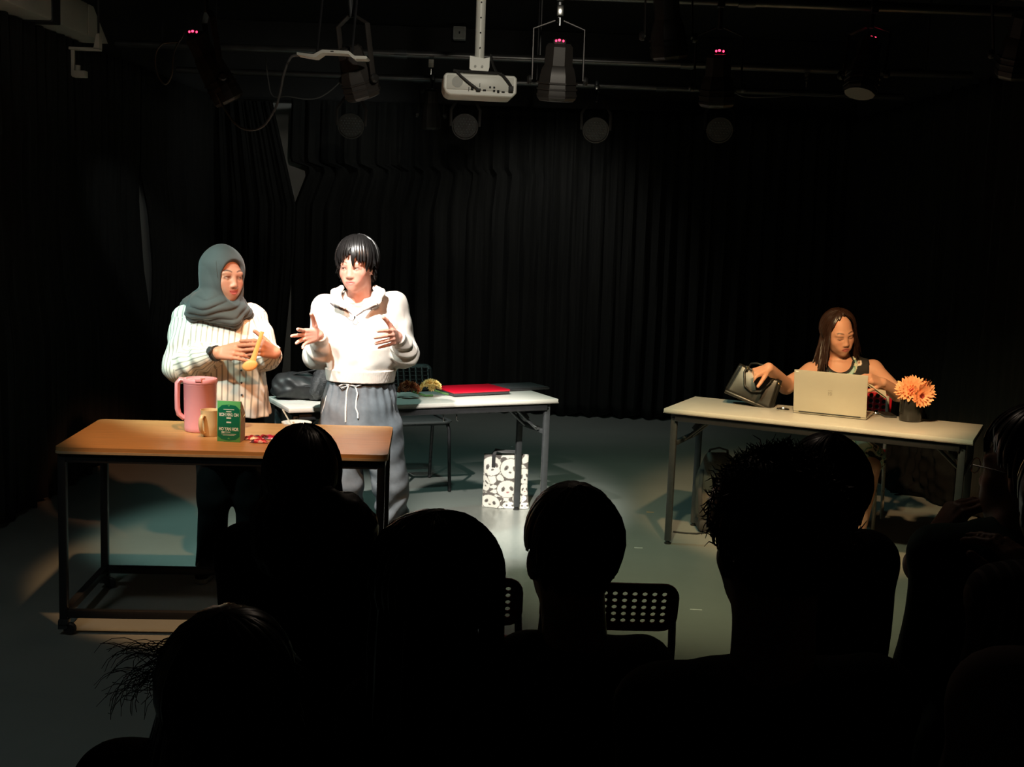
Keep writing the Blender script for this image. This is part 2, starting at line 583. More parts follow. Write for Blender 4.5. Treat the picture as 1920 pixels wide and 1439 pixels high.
# left wall: near and far panel with a crescent gap between them at y = 8.8 .. 9
slit = lin((0, 5.905), (.9, 5.905), (1.0, 5.885), (1.3, 5.765), (1.75, 5.705), (1.98, 5.725), (2.1, 5.765), (CT, 5.765))
slit2 = lin((0, 5.915), (.9, 5.925), (1.0, 6.02), (1.3, 6.05), (1.75, 5.92), (1.98, 5.765), (2.1, 5.775), (CT, 5.775))
curtain('curtain', 'long black curtain covering the near part of the wall on the left', (-2.735, 3.2), (-2.735, 9.5), .02, CT, 40, right=slit, seed=1, depth=.03)
curtain('curtain', 'black curtain on the left wall behind the crescent gap, beside the hijab wearer', (-2.735, 3.2), (-2.735, 11.0), .02, CT, 14, left=slit2, right=lin((0, 7.72), (CT, 7.72)), seed=2, depth=.025)
# back wall: corner panel, then main panels
xg = lambda u, d=10.95: P(u, 500, y=d)[0]
zg = lambda v, d=10.95: P(548, v, y=d)[2]
gl = lin((0, -2.02 + 2.75), (zg(705), xg(531) + 2.75), (zg(640), xg(537) + 2.75), (zg(500), xg(549) + 2.75), (zg(480), xg(550) + 2.75), (zg(385), xg(552) + 2.75), (zg(190), xg(507) + 2.75), (CT, xg(505) + 2.75))
gr = lin((0, .02), (zg(705), xg(552) + 2.02), (zg(500), xg(550) + 2.02), (zg(480), xg(551) + 2.02), (zg(384), xg(552) + 2.02), (zg(322), xg(575) + 2.02), (zg(306), xg(572) + 2.02), (zg(304), xg(546) + 2.02), (zg(300), xg(541) + 2.02), (zg(190), xg(543) + 2.02), (CT, xg(543) + 2.02))
curtain('curtain', 'narrow black curtain filling the back corner left of the grey gaps', (-2.75, 10.95), (-1.0, 10.95), .02, zg(192), 7, right=gl, seed=3, depth=.03, nz=60)
curtain('curtain', 'black back curtain behind the two standing performers', (-2.02, 10.99), (.35, 10.99), .02, CT, 15, left=gr, right=lin((0, 2.37), (CT, 2.37)), seed=4, depth=.04, nz=60)
curtain('curtain', 'wide black back curtain with soft vertical folds at the middle of the stage', (.30, 10.93), (1.7, 10.93), .02, CT, 11, seed=5, depth=.05)
curtain('curtain', 'black back curtain behind the seated woman, in the far corner', (1.65, 10.98), (2.95, 10.98), .02, CT, 9, seed=6, depth=.05)
curtain('curtain', 'black curtain along the right wall beyond the table with the laptop', (2.93, 11.0), (2.93, 3.2), .02, CT, 44, seed=7, depth=.05)

# bunched black cloth lying on the floor at the right
def cloth_heap():
    F = SDF((2.0, 7.3, -.02), (2.95, 9.2, .75), .02)
    for (x, y, z, rx, ry, rz, yw) in ((2.82, 8.35, .16, .16, .42, .22, 5), (2.72, 8.55, .12, .24, .16, .16, 20), (2.84, 7.95, .2, .10, .24, .26, 0), (2.84, 8.6, .3, .10, .3, .34, -5), (2.70, 8.2, .05, .16, .14, .07, 20)):
        F.ell((x, y, z), (rx, ry, rz), rot(yw), k=.06)
    F.wrinkle(.022, 22, 3)
    F.put(lambda x, y, z: z + 0 * x + 0 * y, (1.9, 7.3, -.05), (2.95, 9.3, 0.0), k=.004, sub=True)
    V, Q = F.nets()
    V[:, 2] = np.maximum(V[:, 2], .001)
    V[:, 0] = np.minimum(V[:, 0], 2.86)
    o = mesh_from('cloth_heap', V, Q, M['heap'])
    tag(o, 'heap of black cloth lying on the floor by the right curtain', 'cloth')
cloth_heap()

# ------------------------------------------------------------------ overhead: pipes, lamps, projector
def pipe(label, y, z, x0=-2.6, x1=2.85, r=.024, dy=.0):
    t = thing('lighting_pipe', label, 'pipe', (0, y, z))
    n = 3
    for i in range(n):
        a, b = x0 + (x1 - x0) * i / n, x0 + (x1 - x0) * (i + 1) / n
        MB().tube([(a + .003, dy * a, 0), (b - .003, dy * b, 0)], r, 12).build('pipe_length', M['pipe'], t)
    for i in range(1, n):
        a = x0 + (x1 - x0) * i / n
        MB().tube([(a - .04, dy * a, 0), (a + .04, dy * a, 0)], r * 1.25, 12).build('coupler', M['dark_steel'], t)
    for a in (x0 + .3, .1, x1 - .3):
        MB().tube([(a, dy * a, r), (a, dy * a, 3.4 - z)], .008, 8).build('hanger_rod', M['black_steel'], t)
    return t
pipe('front overhead lighting pipe carrying the big spotlights', 5.95, 2.80)
pipe('second overhead pipe just above the first, running to the front lamps', 6.25, 2.93)
pipe('middle overhead lighting pipe behind the projector', 8.0, 2.76)
pipe('rear overhead pipe that carries the round LED lamps', 9.4, 2.76)

def stage_lamp(name, label, pos, aim, pipe_at, group='stage spotlights on the pipes', L=.30, R=.095, led=True, facets=8, mats=None):
    """pos = centre of the housing, lamp looks along aim"""
    t = thing(name, label, 'stage light', pos, 0, group)
    d = np.asarray(aim, float) - np.asarray(pos, float)
    d /= np.linalg.norm(d)
    mh = mats or M['lamp_black']
    h = L / 2
    prof = [(.0, -h), (R * .55, -h), (R * .68, -h + .015), (R * .72, -h + .10), (R * .80, -h + .11), (R * .92, h * .15), (R, h - .03), (R, h - .012), (R * .9, h)]
    MB().lathe(prof, facets, axis=d, phase=.39).build('housing', mh, t, angle=25)
    x, y, _ = basis(d)
    # cooling fins and the front rim
    for i in range(3):
        o = d * (h * .35 + .028 * i)
        MB().lathe([(R * .93, 0), (R * 1.035, 0), (R * 1.035, .008), (R * .93, .008)], facets, c=o, axis=d, phase=.39).build('fin', mh, t, angle=25)
    MB().lathe([(R * .86, h), (R * .86, h + .004), (.0, h + .004)], 20, axis=d).build('lens', M['lamp_face'], t)
    # yoke: two arms and a cross bar up to the clamp
    pc = np.asarray(pipe_at, float) - np.asarray(pos, float)
    sx = x if abs(x[2]) < .5 else y
    sx = np.array([sx[0], sx[1], 0]); sx /= np.linalg.norm(sx)
    for s_ in (-1, 1):
        a = sx * s_ * (R + .02) + d * h * .3
        b = sx * s_ * (R + .02) + pc * .55
        e = sx * s_ * .02 + pc * .66
        MB().tube([a, a * .5 + b * .5, b, e], .016, 6, flat=.3, up=sx).build('yoke_arm', M['lamp_black'], t)
        MB().lathe([(0, 0), (.02, 0), (.022, .012), (.015, .022), (0, .022)], 10, c=sx * s_ * (R + .022) + d * h * .3, axis=sx * s_).build('knob', M['rubber'], t)
    MB().tube([pc * .64, pc * .97], .012, 8).build('spigot', M['dark_steel'], t)
    MB().box(pc, (.035, .06, .07), .008).build('clamp', M['dark_steel'], t)
    if led:
        b = -d * (h + .004)
        MB().box(b, (.062, .03, .03), .006).build('control_panel', M['rubber'], t)
        for i, o in enumerate((-.017, -.002, .017)):
            MB().ball(b + np.array([o, -.014, .006 + .003 * (i % 2)]), (.0055 + .002 * (i == 1), .004, .006), 8, 6).build('indicator', M['red_glow'], t, label='glowing red status light')
    return t
D_ = 5.95
def at(u, v, y=D_):
    return P(u, v, y=y)
pz = lambda u: (P(u, 20, y=D_)[0], D_, 2.80)
stage_lamp('stage_spotlight', 'spotlight with a red light, tilted over the woman in the hijab', at(398, 128), (-.75, 6.3, 1.0), (at(385, 0)[0], D_, 2.80), L=.34, R=.075, facets=12)
stage_lamp('stage_spotlight', 'faceted spotlight hanging just behind the pale bent strip', at(668, 135), (-.35, 6.4, 1.0), (at(655, 0)[0], D_, 2.80), L=.24, R=.09, led=False)
stage_lamp('stage_spotlight', 'upright spotlight with a red light, first to the right of the projector', at(1046, 135), (.12, 6.35, 0.0), (at(1050, 0)[0], D_, 2.80), L=.26, R=.10)
stage_lamp('stage_spotlight', 'high brown-lit spotlight cut by shadow, above the bare floor', at(1252, 52, 5.6), (.95, 5.95, 0.2), (at(1260, 0, 5.6)[0], 5.75, 2.93), L=.27, R=.085, led=False)
stage_lamp('stage_spotlight', 'spotlight with a red light, aimed down at the table with the laptop', at(1346, 150), (1.02, 6.5, 0.0), (at(1352, 0)[0], D_, 2.80), L=.24, R=.09)
stage_lamp('stage_spotlight', 'dark spotlight with a red light, turned away above the seated woman', at(1622, 125), (1.2, 5.4, 0.6), (at(1640, 0)[0], D_, 2.80), L=.27, R=.08)
stage_lamp('stage_spotlight', 'spotlight cut off by the right edge of the picture', at(1912, 85, 5.6), (2.25, 6.3, 0.8), (at(1920, 0, 5.6)[0], 5.75, 2.93), L=.28, R=.085, led=False)
stage_lamp('small_spotlight', 'small black spotlight hanging in front of the rear pipe beside the projector', at(808, 205, 9.0), (-.62, 9.2, 0.), (at(808, 0, 9.0)[0], 9.4, 2.76), L=.28, R=.07, led=False, facets=12)

def par(label, u, v):
    y = 9.25
    p = P(u, v, y=y)
    t = thing('led_par_lamp', label, 'stage light', p, 0, 'round LED lamps on the rear pipe')
    d = np.array([0, 2.6, -.2]) - p
    d[1] = -6.5; d[2] = -2.3; d[0] *= .25
    d /= np.linalg.norm(d)
    MB().lathe([(0, -.10), (.05, -.10), (.075, -.07), (.098, .0), (.098, .012), (.088, .012), (.086, .004)], 24, axis=d).build('housing', M['lamp_black'], t)
    MB().lathe([(.086, 0), (.086, .003), (0, .003)], 24, axis=d).build('front_plate', M['port'], t)
    x, yv, _ = basis(d)
    bm = MB()
    for i in range(-4, 5):
        for j in range(-4, 5):
            ox, oy = (i + .5 * (j % 2)) * .0225, j * .0195
            if .012 < math.hypot(ox, oy) < .078:
                bm.lathe([(.0056, .003), (.0056, .006), (.003, .0085), (0, .0085)], 8, c=x * ox + yv * oy, axis=d)
    bm.build('led_lens', M['led_lens'], t, kind='stuff')
    for s_ in (-1, 1):
        MB().tube([(s_ * .105, 0, 0), (s_ * .108, .02, .12), (s_ * .05, .06, .22)], .012, 6, flat=.35).build('yoke_arm', M['lamp_black'], t)
    MB().tube([(0, .06, .21), (0, .12, 2.76 - p[2])], .01, 8).build('spigot', M['dark_steel'], t)
    MB().box((0, .14, 2.76 - p[2]), (.03, .06, .07), .008).build('clamp', M['dark_steel'], t)
par('round LED lamp just left of the small black spotlight, unlit and dim', 658, 236)
par('round LED lamp with a dotted face, right below the projector', 872, 237)
par('round LED lamp with a dotted face, under the upright spotlight', 1117, 244)
par('round LED lamp with a dotted face, below the spotlight over the laptop', 1349, 244)

# ---- projector on its pole
pp = P(897, 165, y=5.85)
pj = thing('projector', 'off-white projector hanging on a pole from the ceiling, rear with sockets', 'projector', pp, .10)
def proj():
    w, h, dp = .335, .098, .25
    b = MB()
    prof = [(-w / 2 + .03, -h / 2), (w / 2 - .02, -h / 2), (w / 2, -h / 2 + .02), (w / 2, h / 2 - .012), (w / 2 - .012, h / 2), (-w / 2 + .012, h / 2), (-w / 2, h / 2 - .012), (-w / 2, -h / 2 + .035), (-w / 2 + .01, -h / 2 + .012)]
    b.prism(prof, -dp / 2, dp / 2, ((0, 0, 0), (1, 0, 0), (0, 0, 1), (0, 1, 0)))
    o = b.build('body', M['white_plastic'], pj)
    md = o.modifiers.new('soft', 'BEVEL'); md.width = .006; md.segments = 2
    MB().box((0, -dp / 2 - .0015, .008), (w - .03, .006, h - .035), .002).build('rear_panel', M['grey_plastic'], pj).data.materials[0] = M['white_plastic']
    MB().lathe([(.025, 0), (.025, .006), (0, .006)], 24, c=(-.105, -dp / 2 - .001, .010), axis=(0, -1, 0)).build('speaker_grille', M['grey_plastic'], pj)
    for (x, z, sx, sz) in ((-.037, -.018, .012, .012), (-.012, -.022, .014, .008), (.02, -.022, .014, .007), (.083, -.025, .011, .012), (.106, -.026, .015, .006), (.045, -.008, .009, .009), (.064, -.008, .009, .009), (.064, -.023, .009, .009), (-.052, -.02, .003, .02), (-.002, -.0, .003, .018)):
        MB().box((x, -dp / 2 - .004, z), (sx, .006, sz), .0015).build('socket', M['port'], pj)
    MB().box((.14, -dp / 2 - .012, -.012), (.022, .03, .024), .003).build('power_plug', M['rubber'], pj)
    MB().box((-.008, -dp / 2 - .012, -.022), (.02, .022, .010), .002).build('video_plug', M['rubber'], pj)
    MB().tube([(.14, -.14, .0), (.125, -.145, .02), (.10, -.14, .048), (.08, -.12, .058), (-.1, -.13, .058), (-.125, -.13, .06)], .006, 8).build('power_cable', M['rubber'], pj)
    MB().tube([(-.012, -.14, -.020), (-.05, -.145, .005), (-.09, -.14, .035), (-.11, -.13, .055)], .0055, 8).build('video_cable', M['rubber'], pj)
    MB().box((0, 0, h / 2 + .012), (.20, .16, .008), .003).build('mount_plate', M['white_plastic'], pj)
    for sx in (-1, 1):
        for sy in (-1, 1):
            MB().box((sx * .085, sy * .06, h / 2 + .006), (.015, .02, .02), .002).build('mount_foot', M['grey_plastic'], pj)
    b = MB()
    b.prism([(-.035, 0), (.035, 0), (.042, .014), (.046, .03), (.046, .075), (.02, .068), (-.046, .078), (-.046, .02), (-.038, .014)], -.03, .03, ((0, 0, h / 2 + .014), (1, 0, 0), (0, 0, 1), (0, 1, 0)))
    b.build('bracket', M['white_plastic'], pj)
    for x in (-.02, .012):
        MB().lathe([(.006, 0), (.006, .004), (0, .004)], 8, c=(x, -.031, h / 2 + .045), axis=(0, -1, 0)).build('screw', M['grey_plastic'], pj)
    top = 3.4 - pp[2]
    MB().lathe([(.0225, h / 2 + .08), (.0225, top)], 20).build('pole', M['white_plastic'], pj)
    for k in range(5):
        MB().lathe([(.004, 0), (.004, .003), (0, .003)], 8, c=(0, -.0222, h / 2 + .13 + k * .068), axis=(0, -1, 0)).build('pole_hole', M['port'], pj)
    MB().lathe([(.07, top - .012), (.07, top - .001), (0, top - .001)], 20).build('ceiling_flange', M['white_plastic'], pj)
    MB().tube([(.05, -.03, .15), (.062, -.05, .10), (.075, -.1, .062)], .006, 8).build('signal_cable', M['rubber'], pj)
proj()

# ---- other bits under the ceiling
a = P(560, 104, y=5.74)
t = thing('bent_strip', 'pale bent metal strip with stepped ends, lit bright under a spotlight', 'bracket', a)
pts = [(-.0, -.002), (.07, -.012), (.085, -.012), (.115, .01), (.20, .01), (.235, .008), (.25, -.006), (.26, -.012), (.315, -.010), (.32, -.004), (.315, .002), (.262, .002), (.235, .022), (.115, .024), (.075, .002), (.0, .008)]
MB().prism(pts, -.05, .05, ((0, 0, 0), (1, 0, 0), (0, 0, 1), (0, 1, 0))).build('strip', M['white_plastic'], t)
MB().box((.16, -.052, .017), (.014, .006, .004)).build('slot', M['port'], t)
for x in (.08, .24):
    MB().tube([(x, .02, .01), (x, .19, 2.80 - a[2])], .006, 6).build('hanger_rod', M['black_steel'], t)
def cable(label, pts, r=.006, y=5.85):
    ps = [np.asarray(P(q[0], q[1], y=(q[2] if len(q) > 2 else y))) for q in pts]
    # smooth through the points
    out = []
    for i in range(len(ps) - 1):
        p0, p1, p2, p3 = ps[max(i - 1, 0)], ps[i], ps[i + 1], ps[min(i + 2, len(ps) - 1)]
        for k in range(6):
            s_ = k / 6
            out.append(.5 * ((2 * p1) + (-p0 + p2) * s_ + (2 * p0 - 5 * p1 + 4 * p2 - p3) * s_ ** 2 + (-p0 + 3 * p1 - 3 * p2 + p3) * s_ ** 3))
    out.append(ps[-1])
    tag(MB().tube(out, r, 8).build('cable', M['cable']), label, 'cable', 'cables slung from the lamps')
cable('grey cable sagging from the pale bent strip to the tilted spotlight', [(560, 104), (545, 108), (532, 140), (525, 175), (515, 205), (495, 235), (470, 244), (445, 235), (425, 210), (405, 175)])
cable('thin cable looping beside the tilted spotlight', [(345, 60), (335, 78), (305, 82), (291, 105), (295, 140), (310, 158), (322, 140), (326, 100), (340, 70)], .004)
cable('thin dark cable drooping under the strip behind the pale strip', [(498, 104), (503, 150), (512, 180), (540, 181), (575, 186), (605, 180), (640, 150), (655, 110)], .004, 8.0)
cable('thin dark cable running between the two right spotlights', [(1372, 140), (1385, 178), (1450, 182), (1500, 178), (1560, 180), (1605, 172), (1615, 148)], .004, 8.0)
# clamps shining on the pipes
for (u, v, y, lab) in ((809, 126, 8.0, 'bright metal clamp on the middle pipe beside the projector'), (1119, 172, 9.38, 'bright metal clamp on the rear pipe right of the upright spotlight'), (1050, 30, 5.95, 'metal clamp with a reddish shine over the upright spotlight'), (1511, 150, 8.0, 'dim metal clamp on the middle pipe over the seated woman')):
    p = P(u, v, y=y)
    t = thing('pipe_clamp', lab, 'clamp', p, 0, 'clamps on the overhead pipes')
    MB().box((0, -.03, .02), (.034, .012, .05), .004).build('jaw', M['white_plastic'] if u == 809 else M['chrome'], t)
    MB().lathe([(.008, -.03), (.008, -.005), (.013, -.004), (.013, .006), (0, .006)], 10, c=(0, -.03, -.02)).build('bolt', M['chrome'], t)
# socket box on the far wall under the ceiling
p = P(862, 63, y=10.9)
t = thing('socket_box', 'grey wall socket box high up behind the projector pole', 'socket', p)
MB().box((0, 0, 0), (.11, .10, .11), .008).build('box', M['wall'], t)
MB().box((0, -.052, 0), (.085, .008, .085), .004).build('cover_plate', M['grey_plastic'], t)
MB().box((0, -.058, 0), (.012, .005, .02), .002).build('switch', M['port'], t)
# cream duct on the left wall above the curtain
p = P(55, 45, y=6.9)
t = thing('ventilation_duct', 'cream sheet metal duct high at the top left corner', 'duct', (-2.62, 6.0, 2.80))
z0_ = P(0, 50, y=6.5)[2]
MB().box((-.06, .35, .02), (.20, 2.2, .19), .01).build('duct_body', M['cream'], t)
MB().box((-.06, .93, .02), (.215, .12, .205), .006).build('strap', M['rubber'], t, label='black strap round the duct')
MB().prism([(0, -.09), (.34, -.09), (.08, .09), (0, .09)], -.10, .10, ((-.06, 1.46, .02), (0, 1, 0), (0, 0, 1), (1, 0, 0))).build('duct_end', M['cream'], t)
for y in (-.5, 1.2):
    MB().tube([(-.06, y, .11), (-.06, y, .60)], .006, 6).build('hanger_rod', M['black_steel'], t)
p = P(160, 92, y=6.6)
t = thing('wall_bracket', 'pale angled bracket hanging beside the cream duct', 'bracket', p)
MB().box((0, 0, 0), (.16, .05, .014), .003).build('arm', M['cream'], t)
MB().prism([(.05, 0), (.08, 0), (.08, .08), (.065, .075)], -.025, .025, ((0, 0, 0), (1, 0, 0), (0, 0, 1), (0, 1, 0))).build('upright', M['cream'], t)
MB().box((-.065, 0, -.07), (.018, .02, .14), .003).build('drop_arm', M['cream'], t)
MB().box((-.03, 0, -.13), (.07, .05, .035), .004).build('foot_plate', M['cream'], t)
MB().lathe([(.014, 0), (.014, .03), (0, .03)], 10, c=(-.04, 0, -.115)).build('knob', M['cream'], t)
MB().tube([(.07, 0, .04), (.07, .0, 3.4 - p[2])], .006, 6).build('hanger_rod', M['black_steel'], t)

# ---- tape marks and scraps on the floor
for (u, v, w, hgt, c, nm, lab) in ((1197, 1028, .045, .012, (.75, .75, .72), 'tape_mark', 'short white tape mark on the floor left of the folding table leg'), (1305, 1144, .055, .010, (.75, .75, .72), 'tape_mark', 'short white tape mark on the bare floor in front of the curly-haired man'), (1170, 1010, .018, .01, (.75, .75, .72), 'tape_mark', 'tiny white scrap of tape beside the short-haired head'), (1219, 961, .045, .012, (.75, .38, .12), 'tape_mark', 'small orange tape mark on the floor before the folding table'), (960, 838, .012, .012, (.7, .7, .68), 'tape_mark', 'tiny pale speck of tape behind the tote bag')):
    p = P(u, v, z=.0)
    m_ = mat('tape_' + str(u), c, .6, noise=.1, nscale=40)
    bb = MB()
    g = np.random.default_rng(u)
    n = 6
    top = [(-w / 2 + w * i / n, hgt / 2 + g.normal() * .0006) for i in range(n + 1)]
    bot = [(w / 2 - w * i / n, -hgt / 2 + g.normal() * .0006) for i in range(n + 1)]
    bb.prism(top[::-1] + bot[::-1], .0005, .0013)
    o = bb.build(nm, m_)
    o.location = (p[0], p[1], 0); o.rotation_euler = (0, 0, g.uniform(-.1, .1))
    tag(o, lab, 'tape')

# ================================================================== FURNITURE
TBL, TBR, TBB = .782, .7608, .7376
def ctr(o, yaw, L, W):
    ux = np.array([math.cos(yaw), math.sin(yaw)]); uy = np.array([-math.sin(yaw), math.cos(yaw)])
    return np.asarray(o) + ux * L / 2 + uy * W / 2
def rrect(w, h, r, n=4):
    out = []
    for (cx, cy, a0) in ((w / 2 - r, h / 2 - r, 0), (-w / 2 + r, h / 2 - r, 90), (-w / 2 + r, -h / 2 + r, 180), (w / 2 - r, -h / 2 + r, 270)):
        for k in range(n + 1):
            a = math.radians(a0 + 90 * k / n)
            out.append((cx + r * math.cos(a), cy + r * math.sin(a)))
    return out
# ---- the wooden table on castors
def wood_table():
    L, W, h, yaw = 1.3223, .6824, TBL, .0689
    c = ctr((-1.8107, 4.7883), yaw, L, W)
    t = thing('work_table', 'brown wooden table with a black steel frame on castors, pink jug on top', 'table', (c[0], c[1], 0), yaw)
    MB().prism(rrect(L, W, .03, 5), h - .016, h).build('tabletop', M['wood_top'], t)
    MB().prism(rrect(L + .003, W + .003, .031, 5), h - .026, h - .0158).build('edge_band', M['wood_edge'], t, label='pale edge band')
    q = .032
    ix, iy = L / 2 - .026, W / 2 - .026
    for sy in (-1, 1):
        MB().box((0, sy * iy, h - .045), (2 * ix - q, q, .036), .003).build('frame_rail', M['black_steel'], t)
        MB().box((0, sy * iy, .090), (2 * ix - q, q, q), .003).build('lower_rail', M['black_steel'], t)
    for sx in (-1, 1):
        MB().box((sx * ix, 0, h - .045), (q, 2 * iy - q, .036), .003).build('frame_rail', M['black_steel'], t)
        MB().box((sx * ix, 0, .090), (q, 2 * iy - q, q), .003).build('lower_rail', M['black_steel'], t)
        for sy in (-1, 1):
            lg = MB().box((sx * ix, sy * iy, (h - .027 + .07) / 2), (q, q, h - .027 - .07), .003).build('leg', M['black_steel'], t)
            ca = MB().box((sx * ix, sy * iy, .058), (.04, .04, .022), .004).build('castor_fork', M['dark_steel'], t)
            MB().lathe([(0, -.011), (.02, -.011), (.0255, -.006), (.0255, .006), (.02, .011), (0, .011)], 18, c=(sx * (ix - .022), sy * iy, .0256), axis=(0, 1, 0)).build('wheel', M['rubber'], ca)
            MB().prism([(-.004, .0), (.03, .0), (.036, .012), (.012, .035), (-.004, .035)], -.014, .014, ((sx * ix - .018, sy * iy, .026), (1 if sx > 0 else 1, 0, 0), (0, 0, 1), (0, 1, 0))).build('castor_cheek', M['dark_steel'], ca)
    return t
wood_table()

# ---- folding training tables
def folding_table(label, o, yaw, L, W, h):
    c = ctr(o, yaw, L, W)
    t = thing('folding_table', label, 'table', (c[0], c[1], 0), yaw)
    b = MB().box((0, 0, h - .012), (L, W, .020), .003).build('tabletop', M['white_top'], t)
    MB().box((0, 0, h - .0245), (L + .004, W + .004, .006), .002).build('edge_trim', M['edge_trim'], t)
    for sy in (-1, 1):
        MB().box((0, sy * (W / 2 - .03), h - .048), (L - .12, .028, .042), .004).build('side_rail', M['black_steel'], t)
    for sx in (-1, 1):
        MB().box((sx * (L / 2 - .075), 0, h - .048), (.028, W - .09, .042), .004).build('end_rail', M['black_steel'], t)
        x = sx * (L / 2 - .05)
        for sy in (-1, 1):
            y = sy * (W / 2 - .045)
            lg = MB().box((x, y, (h - .03 + .016) / 2), (.036, .026, h - .046), .006).build('leg', M['dark_steel'], t)
            MB().lathe([(.019, 0), (.019, .006), (.008, .008), (.008, .03), (0, .03)], 14, c=(x, y, .0005)).build('levelling_foot', M['rubber'], lg)
            MB().lathe([(.006, 0), (.006, .003), (0, .003)], 8, c=(x, y - .013, h - .06), axis=(0, -1, 0)).build('bolt', M['chrome'], lg)
        MB().box((x, 0, h - .20), (.024, W - .13, .026), .004).build('cross_bar', M['dark_steel'], t)
        xi = x - sx * .20
        MB().tube([(x - sx * .01, -.08, h - .20), (xi + sx * .06, -.08, h - .085)], .009, 8).build('brace', M['dark_steel'], t)
        MB().tube([(x - sx * .01, .08, h - .20), (xi + sx * .06, .08, h - .085)], .009, 8).build('brace', M['dark_steel'], t)
        MB().box((x - sx * .06, 0, h - .13), (.05, .05, .035), .006, Matrix.Rotation(sx * .9, 3, 'Y')).build('folding_latch', M['black_steel'], t)
        MB().lathe([(.012, -.012), (.012, .012), (0, .014)], 10, c=(x - sx * .02, -.10, h - .185), axis=(0, 1, 0)).build('latch_knob', M['chrome'], t)
    return t
tr = folding_table('pale folding table with a laptop and a vase, where the woman sits', (.8287, 6.5921), -.4407, 1.5858, .5723, TBR)
tb = folding_table('pale folding table behind the standing performers, with a red laptop on it', (-1.147, 6.2542), .4585, 1.58, .43, TBB)
# wire shelf hooks under the back table
for (x, lab) in ((.10, 0), (.18, 0)):
    MB().tube([(x, -.16, TBB - .07), (x, -.165, TBB - .11), (x + .01, -.16, TBB - .115)], .003, 6).build('wire_hook', M['chrome'], tb)
# metal rings in the right table top (cable grommets)
for (u, v, lab) in ((1468, 769, 'small metal ring lying on the pale table left of the laptop'), (1641, 778, 'small metal ring lying on the pale table right of the laptop')):
    p = P(u, v, z=TBR)
    t = thing('metal_ring', lab, 'ring', p, 0)
    MB().lathe([(.026, 0), (.034, 0), (.036, .004), (.033, .008), (.027, .008), (.025, .004), (.026, 0)], 24, c=(0, 0, .0004)).build('rim', M['chrome'], t)
    MB().lathe([(.0255, .001), (.0255, .003), (0, .003)], 20).build('cap', M['dark_steel'], t)

# ---- perforated chairs
def perforated(W, H, nx, ny, mx, mz, rad, thick, warp, corner=.05, seg=10, square=False):
    """plate in x-z with real holes; warp maps (x, z) to 3D"""
    mb = MB()
    cw, ch = (W - 2 * mx) / nx, (H - 2 * mz) / ny
    vs = []; fs = []
    vid = {}
    def vert(x, z):
        k = (round(x, 5), round(z, 5))
        if k not in vid:
            vid[k] = len(vs); vs.append((x, z))
        return vid[k]
    x0, z0 = -W / 2 + mx, mz
    for i in range(nx):
        for j in range(ny):
            cx, cz = x0 + (i + .5) * cw, z0 + (j + .5) * ch
            ring = []; out = []
            for k in range(8):
                a = 2 * PI * k / 8
                if square:
                    q = max(abs(math.cos(a)), abs(math.sin(a))); rr = rad / q * (.93 if k % 2 else 1)
                else:
                    rr = rad
                ring.append(vert(cx + rr * math.cos(a), cz + rr * math.sin(a)))
                q = max(abs(math.cos(a)), abs(math.sin(a)))
                out.append(vert(cx + cw / 2 * math.cos(a) / q, cz + ch / 2 * math.sin(a) / q))
            for k in range(8):
                fs.append((ring[k], out[k], out[(k + 1) % 8], ring[(k + 1) % 8]))
    # border
    bp = []
    for i in range(2 * nx): bp.append((x0 + i * cw / 2, z0))
    for j in range(2 * ny): bp.append((x0 + nx * cw, z0 + j * ch / 2))
    for i in range(2 * nx): bp.append((x0 + nx * cw - i * cw / 2, z0 + ny * ch))
    for j in range(2 * ny): bp.append((x0, z0 + ny * ch - j * ch / 2))
    n = len(bp)
    ob = []
    for (x, z) in bp:
        X = x / (W / 2 - mx) * W / 2; Z = (z - H / 2) / (H / 2 - mz) * H / 2
        ax, az = abs(X) - (W / 2 - corner), abs(Z) - (H / 2 - corner)
        if ax > 0 and az > 0:
            l = math.hypot(ax, az)
            s_ = corner / max(l, 1e-6)
            if l > corner:
                X = math.copysign(W / 2 - corner + ax * s_, X); Z = math.copysign(H / 2 - corner + az * s_, Z)
        ob.append((X, Z + H / 2))
    ii = [vert(*q) for q in bp]
    oi = []
    for q in ob:
        vs.append(q); oi.append(len(vs) - 1)
    for k in range(n):
        fs.append((ii[k], oi[k], oi[(k + 1) % n], ii[(k + 1) % n]))
    mb.add([warp(x, z) for x, z in vs], fs)
    return mb
